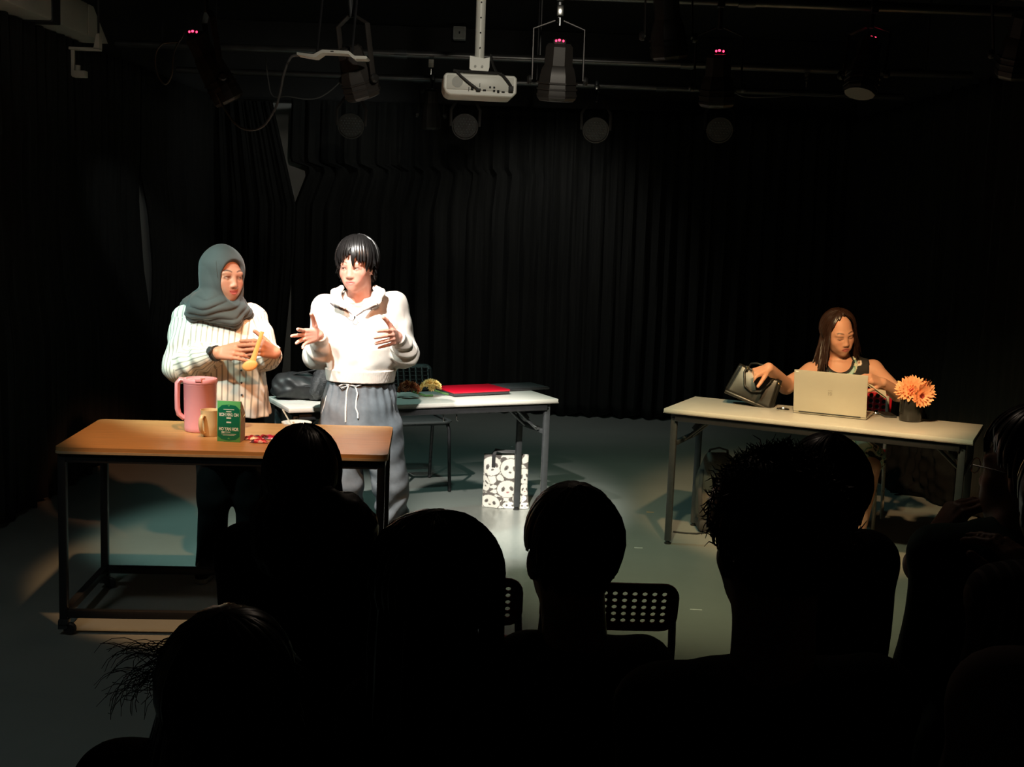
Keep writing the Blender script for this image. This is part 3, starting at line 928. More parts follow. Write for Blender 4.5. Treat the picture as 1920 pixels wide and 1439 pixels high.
def chair(label, loc, rz, m_shell, m_frame, group=None, slots=True, nx=8, ny=5, bh=.17, bw=.39, holer=.30, hgt=.77, square=True):
    """seat faces local -y"""
    t = thing('perforated_chair', label, 'chair', loc, rz, group)
    back = lambda x, z: (x, .20 + .05 * ((z) / bh) + .09 * bh - .22 * x * x * 1.2, hgt - bh + z)
    pb = perforated(bw, bh, nx, ny, .028, .022, bw / nx * holer, .004, back, corner=.045, square=square)
    o = pb.build('backrest', m_shell, t)
    md = o.modifiers.new('thickness', 'SOLIDIFY'); md.thickness = .006
    if slots:
        s_ = MB()
        n = 13
        for i in range(n):
            y = -.15 + .30 * i / (n - 1)
            s_.tube([(-.165, y, .452 - .006), (-.1, y, .449), (0, y, .446), (.1, y, .449), (.165, y, .446)], .0085, 6, flat=.5)
        s_.build('seat_slats', m_shell, t, kind='stuff')
        MB().tube([(q[0], q[1], .452) for q in rrect(.385, .37, .06, 5)], .014, 8, flat=.7, closed=True).build('seat_rim', m_shell, t)
    else:
        seat = lambda x, z: (x, z - .19, .455 - .012 * math.cos(x * 8) * math.cos((z - .19) * 8))
        o = perforated(.39, .38, 9, 9, .03, .03, .010, .004, seat, corner=.06).build('seat', m_shell, t)
        md = o.modifiers.new('thickness', 'SOLIDIFY'); md.thickness = .006
    for sx in (-1, 1):
        MB().tube([(sx * .185, -.19, .008), (sx * .180, -.165, .40), (sx * .17, -.15, .438)], .011, 10).build('leg', m_frame, t)
        MB().tube([(sx * .195, .235, .008), (sx * .187, .175, .40), (sx * .186, .165, .46), (sx * .185, .19, .58), (sx * .175, .225, hgt - .03)], .011, 10).build('leg', m_frame, t)
        MB().tube([(sx * .178, -.15, .435), (sx * .186, .17, .435)], .010, 8).build('side_rail', m_frame, t)
    for y in (-.15, .165):
        MB().tube([(-.175, y, .436), (.175, y, .436)], .009, 8).build('cross_rail', m_frame, t)
    return t
M['chair_black'] = mat('black_chair_plastic', (.06, .064, .064), .45, noise=.06, nscale=30)
M['chair_red'] = mat('dark_red_chair_plastic', (.20, .006, .016), .5, noise=.06, nscale=30)
M['chair_bright_red'] = mat('bright_red_chair_plastic', (.62, .012, .03), .4, noise=.05, nscale=30)
M['white_steel'] = mat('white_painted_steel', (.66, .63, .55), .4)
chair('black perforated chair standing at the back table, slatted seat', (-.62, 7.80, 0), math.radians(23), M['chair_black'], M['black_steel'])
# the two empty audience chairs in front
dchair = 3.28
xr = P(1226, 1100, y=dchair)[0]; xl = P(946, 1100, y=dchair)[0]
def ach(label, x):
    chair(label, (x - .02, dchair + .24, 0), PI, M['chair_red'], M['black_steel'], 'empty audience chairs in the front row', slots=False, nx=12, ny=5, bh=.15, bw=.385, holer=.24, square=False)
ach('empty dark red perforated chair, right of the short-haired audience member', xr - .10)
ach('empty dark red perforated chair, mostly hidden, left of the short-haired audience member', xl - .12)
# the red chair of the seated woman
chair('bright red perforated chair with white legs that the seated woman sits on', (2.03, 7.22, 0), math.radians(-22), M['chair_bright_red'], M['white_steel'], slots=False, nx=9, ny=6, bh=.24, bw=.40, holer=.30, hgt=.80, square=False)

# ================================================================== PROPS
M['pink'] = mat('pink_plastic', (.80, .33, .36), .35, noise=.02, nscale=8, spec=.5)
M['beige'] = mat('beige_ceramic', (.66, .44, .22), .35, noise=.04, nscale=12)
M['card_side'] = mat('grey_brown_card', (.42, .36, .30), .6, noise=.08, nscale=30)
M['green_dark'] = mat('dark_green_print', (.0, .16, .085), .45)
M['green_light'] = mat('bright_green_print', (.10, .42, .13), .45, noise=.04, nscale=30)
M['white_print'] = mat('white_print', (.80, .84, .76), .5)
M['red_foil'] = mat('red_foil', (.42, .012, .03), .28, .3, noise=.2, nscale=40)
M['pink_foil'] = mat('pink_print', (.75, .40, .40), .3, .1)
M['white_ceramic'] = mat('white_ceramic', (.80, .79, .75), .25)
M['black_cloth'] = mat('black_nylon', (.016, .016, .017), .5, noise=.2, nscale=30, spec=.4)
M['grey_cloth'] = mat('dark_grey_quilted_cloth', (.045, .047, .05), .45, noise=.5, nscale=70, stretch=(1, 1, 3), bump=.5, bscale=120)
M['red_shell'] = mat('glossy_red_shell', (.50, .005, .02), .28, noise=.03, nscale=9, coat=.3)
M['dark_cover'] = mat('dark_grey_cover', (.03, .032, .034), .5, noise=.1, nscale=20)
M['leather'] = mat('black_leather', (.014, .013, .011), .36, spec=.5, noise=.1, nscale=25)
M['gold'] = mat('pale_gold_metal', (.80, .62, .35), .25, 1.0)
M['silver'] = mat('silver_laptop_shell', (.60, .56, .47), .42, .35, noise=.02, nscale=6)
M['black_glass'] = mat('black_glazed_vase', (.022, .021, .019), .16, spec=.6)
M['petal_orange'] = mat('coral_orange_petal', (.98, .45, .21), .6, noise=.10, nscale=30)
M['petal_brown'] = mat('russet_petal', (.40, .10, .03), .6, noise=.25, nscale=40)
M['petal_yellow'] = mat('pale_yellow_petal', (.90, .66, .24), .6, noise=.15, nscale=40)
M['disc'] = mat('dark_red_flower_disc', (.40, .05, .035), .8, noise=.3, nscale=200)
M['stem'] = mat('green_stem', (.06, .16, .04), .6)
M['backpack'] = mat('taupe_backpack_cloth', (.085, .074, .058), .7, noise=.12, nscale=30, bump=.2, bscale=150)
M['backpack_dark'] = mat('dark_backpack_base', (.03, .03, .03), .7)
M['card_white'] = mat('cream_paper', (.82, .74, .58), .6)
M['wood_tool'] = mat('pale_wood', (.82, .42, .13), .5, noise=.1, nscale=20, stretch=(20, 20, 2))
M['foil'] = mat('printed_foil', (1, 1, 1), .3, .15, attr='Col', bump=.3, bscale=90)
M['attr'] = mat('printed_cloth', (1, 1, 1), .75, attr='Col', noise=.04, nscale=90)

def rot_tree(o, R):
    o.rotation_euler = R.to_euler() if hasattr(R, 'to_euler') else R

# ---- pink jug
p = P(375, 808, z=TBL)
t = thing('water_jug', 'tall pink plastic jug with a lid and a side handle on the wooden table', 'jug', (p[0], p[1], TBL), math.radians(8))
MB().lathe([(0, .001), (.062, .001), (.066, .006), (.0665, .02), (.070, .205), (.0715, .207), (.0715, .212), (.0, .212)], 40).build('body', M['pink'], t)
MB().lathe([(.073, .2125), (.0745, .216), (.0745, .226), (.072, .231), (.060, .232), (.056, .228), (0, .228)], 40).build('lid', M['pink'], t)
MB().prism([(-.012, 0), (.012, 0), (.018, .02), (-.018, .02)], .2265, .236, ((0, -.078, 0), (1, 0, 0), (0, 1, 0), (0, 0, 1))).build('spout', M['pink'], t)
MB().box((.012, -.01, .2295), (.02, .008, .004), .001).build('vent_slot', M['petal_brown'], t)
MB().tube([(-.062, -.01, .222), (-.082, -.012, .226), (-.094, -.013, .21), (-.095, -.013, .15), (-.094, -.013, .10), (-.088, -.012, .075), (-.066, -.01, .055)], [.010, .012, .0125, .012, .012, .012, .010], 10, up=(0, 1, 0), flat=1.5).build('handle', M['pink'], t)
# ---- beige mug
p = P(394, 817, z=TBL)
t = thing('mug', 'beige mug with its handle turned forward, between the jug and the green carton', 'mug', (p[0], p[1], TBL))
MB().lathe([(0, .001), (.036, .001), (.0385, .005), (.0395, .05), (.0405, .108), (.0415, .112), (.0395, .1125), (.0375, .108), (.036, .01), (0, .008)], 32).build('body', M['beige'], t)
pts = [(-.017 - .30 * r, -.034 - r, z) for (r, z) in ((.0, .088), (.016, .092), (.027, .08), (.030, .055), (.024, .032), (.012, .018), (.0, .018))]
MB().tube(pts, .0062, 10, flat=1.5, up=(1, 0, 0)).build('handle', M['beige'], t)

# ---- green carton
p = P(429, 829, z=TBL)
CY = -.10
t = thing('tea_carton', 'green printed carton with white lettering standing on the wooden table', 'carton', (p[0], p[1], TBL), CY)
w_, h_, d_ = .098, .172, .062
MB().prism([(0, .001), (d_, .001), (d_, .115), (.012, h_), (0, h_)], -w_ / 2, w_ / 2, ((0, 0, 0), (0, 1, 0), (0, 0, 1), (1, 0, 0))).build('box', M['card_side'], t)
MB().box((0, -.001, h_ / 2 + .0005), (w_ + .001, .0016, h_), .0004).build('front_panel', M['green_light'], t)
oct_ = [(-.047, .024), (-.03, .010), (0, .006), (.03, .010), (.047, .024), (.047, h_ - .034), (.03, h_ - .018), (0, h_ - .014), (-.03, h_ - .018), (-.047, h_ - .034)]
MB().prism(oct_, .0018, .0022, ((0, 0, 0), (1, 0, 0), (0, 0, 1), (0, -1, 0))).build('label', M['green_dark'], t)
MB().tube([(w_ / 2 + .0008, .000, .145), (w_ / 2 + .0012, .035, .100), (w_ / 2 + .0008, .060, .112)], .0012, 6).build('side_fold', M['white_print'], t)
MB().prism([(.0, .128), (.030, .098), (.0, .085)], w_ / 2, w_ / 2 + .0008, ((0, 0, 0), (0, 1, 0), (0, 0, 1), (1, 0, 0))).build('side_flap', M['wall'], t)
def text(body, size, loc, parent, m, flip=False, name='lettering', align='CENTER', rz=None, sx=1., off=.0):
    c = bpy.data.curves.new(name, 'FONT')
    c.body = body; c.size = size; c.align_x = align; c.align_y = 'CENTER'; c.extrude = .0002; c.offset = off
    o = bpy.data.objects.new(name, c)
    COL.objects.link(o)
    o.parent = parent
    o.location = loc
    o.rotation_euler = (PI / 2, PI if flip else 0, 0) if rz is None else rz
    if flip:
        o.rotation_euler = Matrix.Rotation(PI / 2, 3, 'X').to_euler() if 0 else (Matrix.Rotation(PI, 3, 'Y') @ Matrix.Rotation(PI / 2, 3, 'X')).to_euler()
    o.scale = (sx, 1, 1)
    c.materials.append(m)
    dg = bpy.context.evaluated_depsgraph_get()
    me = bpy.data.meshes.new_from_object(o.evaluated_get(dg))
    n = bpy.data.objects.new(name, me)
    n.location = o.location; n.rotation_euler = o.rotation_euler; n.scale = o.scale
    n.parent = parent
    bpy.data.objects.remove(o)
    COL.objects.link(n)
    return n
text('HO YAN HOR', .019, (0, -.0024, .054), t, M['white_print'], sx=.70, off=.0006)
text('HO YAN HOR', .019, (0, -.0024, .116), t, M['white_print'], True, sx=.70, off=.0006)
for (z, w, hh, x) in ((.101, .020, .006, 0), (.083, .020, .006, 0), (.0415, .03, .0022, -.008), (.033, .064, .0012, 0), (.028, .05, .0012, 0), (.128, .022, .003, 0), (.137, .046, .0022, 0), (.041, .012, .005, -.025)):
    MB().box((x, -.0024, z), (w, .0005, hh)).build('fine_print', M['white_print'], t)
for z, s_ in ((.012, 1), (h_ - .016, -1)):
    MB().prism([(-.006, 0), (.006, 0), (0, .007 * s_)], .0022, .0026, ((0, 0, z), (1, 0, 0), (0, 0, 1), (0, -1, 0))).build('ornament', M['green_light'], t)

# ---- red snack packets
def packet(label, u, v, yaw, m1, w=.085, l=.05, tilt=.0, z=0.):
    p = P(u, v, z=TBL)
    t = thing('snack_packet', label, 'packet', (p[0], p[1], TBL + z), yaw, 'small packets beside the carton')
    g = np.random.default_rng(int(u))
    nx, ny = 30, 18
    vs = []
    for side in (1, -1):
        for j in range(ny + 1):
            for i in range(nx + 1):
                a, b = i / nx * 2 - 1, j / ny * 2 - 1
                puff = max(0, (1 - a ** 4)) * max(0, (1 - b ** 2)) ** .5
                hgt = .006 * puff + .0022 * math.sin(9 * a + 3 * b + u) * (1 - b * b)
                vs.append((a * w / 2, b * l / 2 * (1 - .06 * abs(a)), .0025 + (.009 + hgt if side > 0 else .009 - .7 * hgt) * puff + .003 * abs(a) ** 3 + tilt * (a + 1) * .5))
    fs = []
    n0 = (nx + 1) * (ny + 1)
    for s_ in (0, 1):
        for j in range(ny):
            for i in range(nx):
                q = s_ * n0 + j * (nx + 1) + i
                f = (q, q + 1, q + nx + 2, q + nx + 1)
                fs.append(f if s_ == 0 else f[::-1])
    b = MB().add(vs, fs)
    dark, mid, pale = np.array([.10, .012, .02]), np.array([.50, .012, .045]), np.array([.80, .55, .52])
    for q in vs:
        k = math.sin(95 * q[0] + 60 * q[1] + u) + math.sin(130 * q[1] - 50 * q[0] + 2 * u)
        b.c.append(pale if k > (.35 if m1 == M['pink_foil'] else 1.0) else (mid if k > -1.0 else dark))
    b.build('pouch', M['foil'], t)
    MB().box((-w / 2, 0, .005), (.008, l * .94, .002), .0006).build('crimped_end', M['pink_foil'], t)
    MB().box((w / 2, 0, .005 + tilt), (.008, l * .94, .002), .0006).build('crimped_end', M['pink_foil'], t)
packet('crumpled pink and red snack packet nearest the green carton', 474, 824, .25, M['pink_foil'])
packet('shiny red snack packet next to the long-haired head', 503, 823, -.15, M['red_foil'], .09)
packet('thin dark red packet lying in front of the other two', 486, 831, .05, M['red_foil'], .07, .025)

# ---- bowl with a white spoon
p = P(556, 808, z=TBL)
t = thing('bowl', 'shallow white bowl on the wooden table, hidden behind the long-haired head', 'bowl', (p[0], p[1], TBL))
MB().lathe([(0, .001), (.03, .001), (.032, .006), (.055, .022), (.066, .036), (.067, .0385), (.065, .038), (.05, .024), (.02, .009), (0, .008)], 36).build('body', M['white_ceramic'], t)
a = p + np.array([-.055, .0, .046]); b_ = P(530, 768, y=p[1] + .0)
t = thing('spoon', 'white plastic spoon standing up out of the white bowl', 'spoon', (p[0] - .02, p[1], TBL + .02))
a0 = np.array([0., 0, .0]); e0 = np.array(b_) - np.array([p[0] - .02, p[1], TBL + .02])
MB().tube([a0, a0 * .7 + e0 * .3, a0 * .3 + e0 * .7, e0], [.006, .005, .0055, .0068], 8, flat=.6).build('handle', M['white_plastic'], t)
MB().ball(a0 + np.array([.014, 0, -.002]), (.02, .013, .005), 14, 8).build('spoon_bowl', M['white_plastic'], t)

# ---- things on the back table
def tb_at(u, v):
    return P(u, v, z=TBB)
def soft(name, label, cat, p, blobs, vox, wr, material, seed, z0, group=None, extra=None):
    p = np.asarray(p, float)
    B = np.array([b[0] for b in blobs]); Rr = np.array([b[1] for b in blobs])
    lo = (B - Rr.max(1, keepdims=True)).min(0) - .03; hi = (B + Rr.max(1, keepdims=True)).max(0) + .03
    F = SDF(p + lo, p + hi, vox)
    for b in blobs:
        F.ell(p + np.array(b[0]), b[1], rot(*(b[2] if len(b) > 2 else (0, 0, 0))), k=.03)
    if wr:
        F.wrinkle(wr[0], wr[1], seed)
    V, Q = F.nets()
    V[:, 2] = np.maximum(V[:, 2], z0)
    t = thing(name, label, cat, (p[0], p[1], z0), 0, group)
    mesh_from('body', V, Q, material, t)
    return t
p = tb_at(562, 752); p[1] += .08
t = soft('black_bag', 'soft black bag lying on the left end of the back table', 'bag', p, [((-.02, 0, .07), (.15, .09, .075), (20, 0, 12)), ((.07, .0, .06), (.09, .08, .06)), ((-.10, -.03, .04), (.07, .06, .04))], .006, (.005, 45), M['black_cloth'], 5, TBB)
MB().tube([(-.14, -.05, .06), (-.09, -.06, .125), (.0, -.05, .15), (.08, -.03, .165)], .008, 8, flat=.5).build('strap', M['black_cloth'], t)
MB().tube([(-.15, -.04, .05), (-.06, -.085, .075), (.05, -.085, .08), (.12, -.07, .06)], .003, 6).build('zip', M['dark_steel'], t)
p = tb_at(594, 757); p[1] += .12
t = soft('jacket', 'dark grey rough-textured jacket slung over the black bag on the back table', 'jacket', p, [((-.01, .0, .08), (.05, .07, .09), (0, 0, 24)), ((.03, .02, .17), (.05, .06, .10), (0, 0, 24)), ((.06, .03, .24), (.05, .05, .06))], .006, (.004, 60), M['grey_cloth'], 8, TBB)
def petal_mesh(name, L, W, curl, material, n=6):
    vs = []; fs = []
    for i in range(n + 1):
        s_ = i / n
        w = W * (math.sin(PI * min(1, .12 + .8 * s_)) ** .7) * (1 if s_ < .8 else max(.25, 1 - (s_ - .8) * 3.4))
        z = curl * s_ * s_ * L
        for k in (-1, 0, 1):
            vs.append((s_ * L, k * w / 2, z - (.12 * W if k == 0 else 0) * math.sin(PI * s_)))
    for i in range(n):
        for k in range(2):
            q = i * 3 + k
            fs.append((q, q + 1, q + 4, q + 3))
    b = MB().add(vs, fs)
    me = bpy.data.meshes.new(name)
    me.from_pydata(b.v, [], b.f); me.materials.append(material)
    me.polygons.foreach_set('use_smooth', [True] * len(me.polygons)); me.update()
    return me
PM = {}
def flower(name, label, cat, p, d, L, W, layers, pm, centre, cr, group, stem_to=None):
    t = thing(name, label, cat, p, 0, group)
    x, y, d = basis(d)
    key = (pm.name, L, W)
    if key not in PM:
        PM[key] = petal_mesh('petal', L, W, .25, pm)
    g = np.random.default_rng(int(abs(p[0]) * 1e4) % 9999)
    for (n, el, sc, z) in layers:
        for i in range(n):
            a = 2 * PI * i / n + g.uniform(-.09, .09) + el
            o = bpy.data.objects.new('petal', PM[key])
            COL.objects.link(o); o.parent = t
            e = el + g.uniform(-.13, .13)
            rad = x * math.cos(a) + y * math.sin(a)
            X = rad * math.cos(e) + d * math.sin(e)
            Z = d * math.cos(e) - rad * math.sin(e)
            Y = np.cross(Z, X)
            R = Matrix(np.stack([X, Y, Z], 1).tolist())
            o.rotation_euler = R.to_euler()
            o.location = rad * cr * .75 + d * z
            o.scale = [sc * g.uniform(.9, 1.08)] * 3
    if cr > 0.004:
        MB().lathe([(cr, -.004), (cr * 1.02, .003), (cr * .8, .008), (cr * .4, .006), (0, .005)], 16, axis=d).build('disc', centre, t)
    if stem_to is not None:
        e = np.asarray(stem_to, float) - np.asarray(p)
        MB().tube([-d * .003, -d * .03 + e * .1, e * .5 - d * .02, e], .0035, 6).build('stem', M['stem'], t)
    return t
def bunch(label, u, v, pm, seed, n=15):
    p = tb_at(u, v); p[1] += .05
    t = thing('flower_bunch', label, 'flowers', (p[0], p[1], TBB), 0, 'artificial flower bunches on the back table')
    g = np.random.default_rng(seed)
    for i in range(n):
        a = 2 * PI * i / n + g.uniform(-.3, .3)
        el = g.uniform(.05, .55) if i < n - 6 else g.uniform(.7, 1.4)
        d = np.array([math.cos(a) * math.cos(el), math.sin(a) * math.cos(el), math.sin(el)])
        c = np.array([0, 0, .04]) + d * np.array([.048, .042, .042])
        b = MB()
        x, y, dd = basis(d)
        for (m_, e, sc) in ((12, .15, 1.), (10, .6, .85), (7, 1.05, .6)):
            for j in range(m_):
                q = 2 * PI * j / m_ + g.uniform(-.2, .2)
                r = x * math.cos(q) + y * math.sin(q)
                ee = e + g.uniform(-.15, .15)
                X = r * math.cos(ee) + dd * math.sin(ee)
                tt = np.cross(dd, r)
                l = .028 * sc
                b.add([c + r * .003 - tt * .004, c + X * l * .6 - tt * .006, c + X * l + dd * .002, c + X * l * .6 + tt * .006, c + r * .003 + tt * .004], [(0, 1, 2, 3, 4)])
        o = b.build('bloom', pm, t)
    MB().tube([(.02, .02, .03), (.09, .05, .006), (.13, .07, .006)], .006, 6).build('stems', M['stem'], t)
bunch('russet brown artificial flower bunch on the back table, beside the sweatshirt wearer', 765, 748, M['petal_brown'], 3)
bunch('pale yellow artificial flower bunch on the back table, left of the red laptop', 806, 745, M['petal_yellow'], 4)
# red laptop
def slab(name, label, cat, corners, z, thick, parts):
    c = [P(u, v, z=z + thick) for u, v in corners]      # front left, front right, back right, back left
    m_ = sum(c) / 4
    ux = (c[1] - c[0] + c[2] - c[3]) / 2
    L = np.linalg.norm(ux[:2]); yaw = math.atan2(ux[1], ux[0])
    uy = np.array([-math.sin(yaw), math.cos(yaw)])
    W = abs(((c[3] - c[0] + c[2] - c[1]) / 2)[:2] @ uy)
    t = thing(name, label, cat, (m_[0], m_[1], z), yaw)
    return t, L, W
t, L, W = slab('red_laptop', 'closed glossy red laptop on a black base, on the back table', 'laptop', [(836, 738), (951, 733), (922, 717), (830, 721)], TBB, .03, 0)
L, W = .37, .25
MB().box((0, 0, .010), (L - .004, W - .004, .014), .004).build('base', M['dark_cover'], t)
MB().box((0, 0, .0235), (L, W, .013), .005).build('lid', M['red_shell'], t)
MB().box((.05, W / 2 - .004, .0175), (.24, .010, .010), .003).build('hinge', M['port'], t)
for sx in (-1, 1):
    for sy in (-1, 1):
        MB().box((sx * L * .4, sy * W * .4, .0017), (.03, .008, .003)).build('foot', M['rubber'], t)
t, L, W = slab('dark_laptop_sleeve', 'flat dark grey folder at the right end of the back table, behind the red laptop', 'folder', [(955, 736), (1029, 731), (985, 713), (925, 714)], TBB, .015, 0)
L, W = .30, .22
t.location.x -= .0
MB().box((0, 0, .007), (L, W, .011), .004).build('cover', M['dark_cover'], t)
MB().box((0, 0, .0145), (L - .01, W - .01, .003), .001).build('flap', M['dark_cover'], t)
MB().tube([(-L / 2 + .01, -W / 2 + .001, .0125), (L / 2 - .01, -W / 2 + .001, .0125)], .002, 6).build('zip', M['black_steel'], t)

# ---- tote bag with a panda print on the floor
def tote():
    p = P(946, 951, z=0.)
    yaw = -.06
    t = thing('tote_bag', 'white tote bag with a grey panda print and black handles on the floor', 'bag', (p[0], p[1], 0), yaw)
    w, h, d = .27, .325, .09
    pand = [(-.085, .255, .062, .058, .25, 0), (.03, .245, .062, .06, -.1, 0), (.015, .12, .062, .052, .15, 1), (-.085, .035, .058, .042, -.2, 0), (.075, .065, .028, .027, 0, 1), (-.125, .15, .030, .05, .3, 0), (.115, .2, .045, .05, .2, 0), (.03, .02, .04, .022, 0, 0), (.12, .12, .03, .035, 0, 1), (.115, .02, .035, .02, 0, 0)]
    grey = np.array([.145, .125, .115]); white = np.array([.82, .79, .72]); blk = np.array([.05, .045, .042])
    def colour(x, z):
        c = grey.copy()
        # pale bodies and limbs between the heads
        if math.sin(38 * x + 9 * math.sin(26 * z)) + math.sin(31 * z + 5 * math.sin(22 * x + 1)) > .05:
            c = white.copy()
        for (cx, cz, a, b, th, wink) in pand:
            dx, dz = x - cx, z - cz
            u = dx * math.cos(th) + dz * math.sin(th); v = -dx * math.sin(th) + dz * math.cos(th)
            e = (u / a) ** 2 + (v / b) ** 2
            for s_ in (-1, 1):
                if ((u - s_ * a * .75) / (a * .3)) ** 2 + ((v - b * .8) / (b * .32)) ** 2 < 1 and e > .9:
                    c = grey * .8
            if e < 1:
                c = white.copy()
                for s_ in (-1, 1):
                    eu = (u - s_ * a * .42); ev = (v - b * .02)
                    q = (eu * math.cos(.5 * s_) + ev * math.sin(.5 * s_)) / (a * .17), (-eu * math.sin(.5 * s_) + ev * math.cos(.5 * s_)) / (b * .30)
                    if q[0] ** 2 + q[1] ** 2 < 1:
                        c = grey.copy()
                    if (eu / (a * .07)) ** 2 + ((ev + .04 * b) / (b * .09)) ** 2 < 1:
                        c = blk
                if (u / (a * .15)) ** 2 + ((v + b * .38) / (b * .10)) ** 2 < 1:
                    c = grey * .9 if not wink else np.array([.45, .2, .2])
            elif e < 1.13:
                c = grey.copy()
        return c
    def panel(yf, nx, nz, name, flip=False, widthfn=None):
        vs = []; cs = []; fs = []
        for j in range(nz + 1):
            z = .002 + h * j / nz
            for i in range(nx + 1):
                x = -w / 2 + w * i / nx
                s_ = x / (w / 2)
                flare = 1 + .10 * max(0, .12 - z) / .12 * (1 if s_ > 0 else .2)
                y = yf(s_, z / h)
                vs.append((x * flare, y, z + .004 * math.sin(9 * x) * (j == nz)))
                cs.append(colour(x, z))
        for j in range(nz):
            for i in range(nx):
                q = j * (nx + 1) + i
                fs.append((q, q + 1, q + nx + 2, q + nx + 1))
        b = MB().add(vs, fs)
        b.c = cs
        return b.build(name, M['attr'], t)
    bul = lambda s_, q: (1 - s_ * s_) ** .5 if abs(s_) < 1 else 0
    panel(lambda s_, q: -d / 2 * (.35 + .65 * bul(s_, q)) * (1 - .45 * q) + .004 * math.sin(7 * s_ + 6 * q), 84, 100, 'front_panel')
    panel(lambda s_, q: d / 2 * (.35 + .65 * bul(s_, q)) * (1 - .45 * q), 42, 50, 'back_panel')
    vs = []; fs = []; cs = []
    for sx in (-1, 1):
        n0 = len(vs)
        for j in range(26):
            q = j / 25; z = .002 + h * q
            flare = 1 + .10 * max(0, .12 - z) / .12 * (1 if sx > 0 else .2)
            yy = d / 2 * .35 * (1 - .45 * q)
            for k, y in enumerate((-yy, 0, yy)):
                vs.append((sx * w / 2 * flare - sx * (.012 if k == 1 else 0), y, z)); cs.append(colour(.5 * w * sx * .9, z))
        for j in range(25):
            for k in range(2):
                a = n0 + j * 3 + k
                fs.append((a, a + 1, a + 4, a + 3))
    b = MB().add(vs, fs); b.c = cs
    b.build('gusset', M['attr'], t)
    for sy, x0, x1, hh in ((-1, -.075, .06, .05), (1, -.08, .07, .035)):
        y = sy * d / 2 * .5
        MB().tube([(x0, y - .004 * 1, h - .07), (x0, y - .004, h - .005), (x0 - .03, y + .01, h + hh * .5), (x0 - .045, y + .02, h + .012), ] if 0 else [(x0, y * 1.35, h - .075), (x0, y * 1.2, h - .003), (x0 + .012, y, h + hh * .6), ((x0 + x1) / 2 - .02, y * .6, h + .022 if sy < 0 else h + .01), (x1 - .008, y, h + hh * .5), (x1, y * 1.2, h - .003), (x1 + .004, y * 1.35, h - .075)], .0125, 6, flat=.18, up=(0, 1, 0)).build('handle', M['black_cloth'], t)
tote()

# ---- right table
# black handbag, tipped on its lower edge
p = P(1404, 752, z=TBR + .03); p = P(1404, 750, y=p[1] + .06)
t = thing('handbag', 'black leather handbag tipped over on the pale table, gripped by a hand', 'bag', p)
def handbag():
    w, h, d = .265, .170, .11
    Rm = Matrix.Rotation(-.32, 3, 'Z') @ Matrix.Rotation(math.radians(19), 3, 'Y') @ Matrix.Rotation(-.12, 3, 'X')
    t.rotation_euler = Rm.to_euler()
    nx, nz = 16, 12
    for sy, nm in ((-1, 'front_panel'), (1, 'back_panel')):
        vs = []; fs = []
        for j in range(nz + 1):
            q = j / nz
            for i in range(nx + 1):
                s_ = i / nx * 2 - 1
                ww = (w - .035 * q) / 2
                vs.append((s_ * ww, sy * (d / 2 * (1 - .55 * q) + .008 * (1 - s_ * s_) * math.sin(PI * q)), q * h - .012 * (1 - s_ * s_) * (q > .99)))
        for j in range(nz):
            for i in range(nx):
                k = j * (nx + 1) + i
                fs.append((k, k + 1, k + nx + 2, k + nx + 1))
        o = MB().add(vs, fs).build(nm, M['leather'], t)
        md = o.modifiers.new('thickness', 'SOLIDIFY'); md.thickness = .004
    for sx in (-1, 1):
        vs = []; fs = []
        for j in range(9):
            q = j / 8
            ww = (w - .035 * q) / 2; yy = d / 2 * (1 - .55 * q)
            for k, (f, inn) in enumerate(((-1, 0), (-.5, .012), (0, -.030 * (.4 + q)), (.5, .012), (1, 0))):
                vs.append((sx * (ww + inn * 1.), f * yy, q * h))
        for j in range(8):
            for k in range(4):
                a = j * 5 + k
                fs.append((a, a + 1, a + 6, a + 5))
        o = MB().add(vs, fs).build('gusset', M['leather'], t)
        md = o.modifiers.new('thickness', 'SOLIDIFY'); md.thickness = .003
    MB().box((0, 0, -.006), (w + .012, d + .006, .020), .007).build('base', M['leather'], t)
    MB().box((0, 0, h * .93), (w - .05, .03, .02), .006).build('inner_divider', M['black_cloth'], t)
    MB().tube([(-.075, -d * .26, h + .0), (-.08, -d * .46, h - .035), (-.045, -d * .62, h - .105), (0, -d * .64, h - .118), (.045, -d * .60, h - .100), (.075, -d * .44, h - .03), (.07, -d * .26, h - .0)], .0062, 10).build('handle', M['leather'], t)
    MB().tube([(-.075, d * .25, h - .0), (-.07, d * .2, h + .022), (-.04, d * .1, h + .036), (0, d * .08, h + .04), (.04, d * .1, h + .036), (.07, d * .2, h + .022), (.075, d * .25, h - .0)], .0062, 10).build('handle', M['leather'], t)
    for x in (-.075, .075):
        MB().box((x, -d * .285, h - .015), (.022, .008, .034), .003).build('handle_tab', M['leather'], t)
        MB().lathe([(.005, -.003), (.008, 0), (.005, .003)], 12, c=(x, -d * .285 - .006, h - .008), axis=(0, -1, 0)).build('ring', M['gold'], t)
    MB().ball((w / 2 - .015, -.028, h - .02), .006, 10, 8).build('stud', M['gold'], t)
    MB().tube([(w / 2 - .016, -.03, h - .02), (w / 2 + .002, -.002, h - .028), (w / 2 - .014, .03, h - .02)], .003, 6).build('side_strap', M['gold'], t)
handbag()
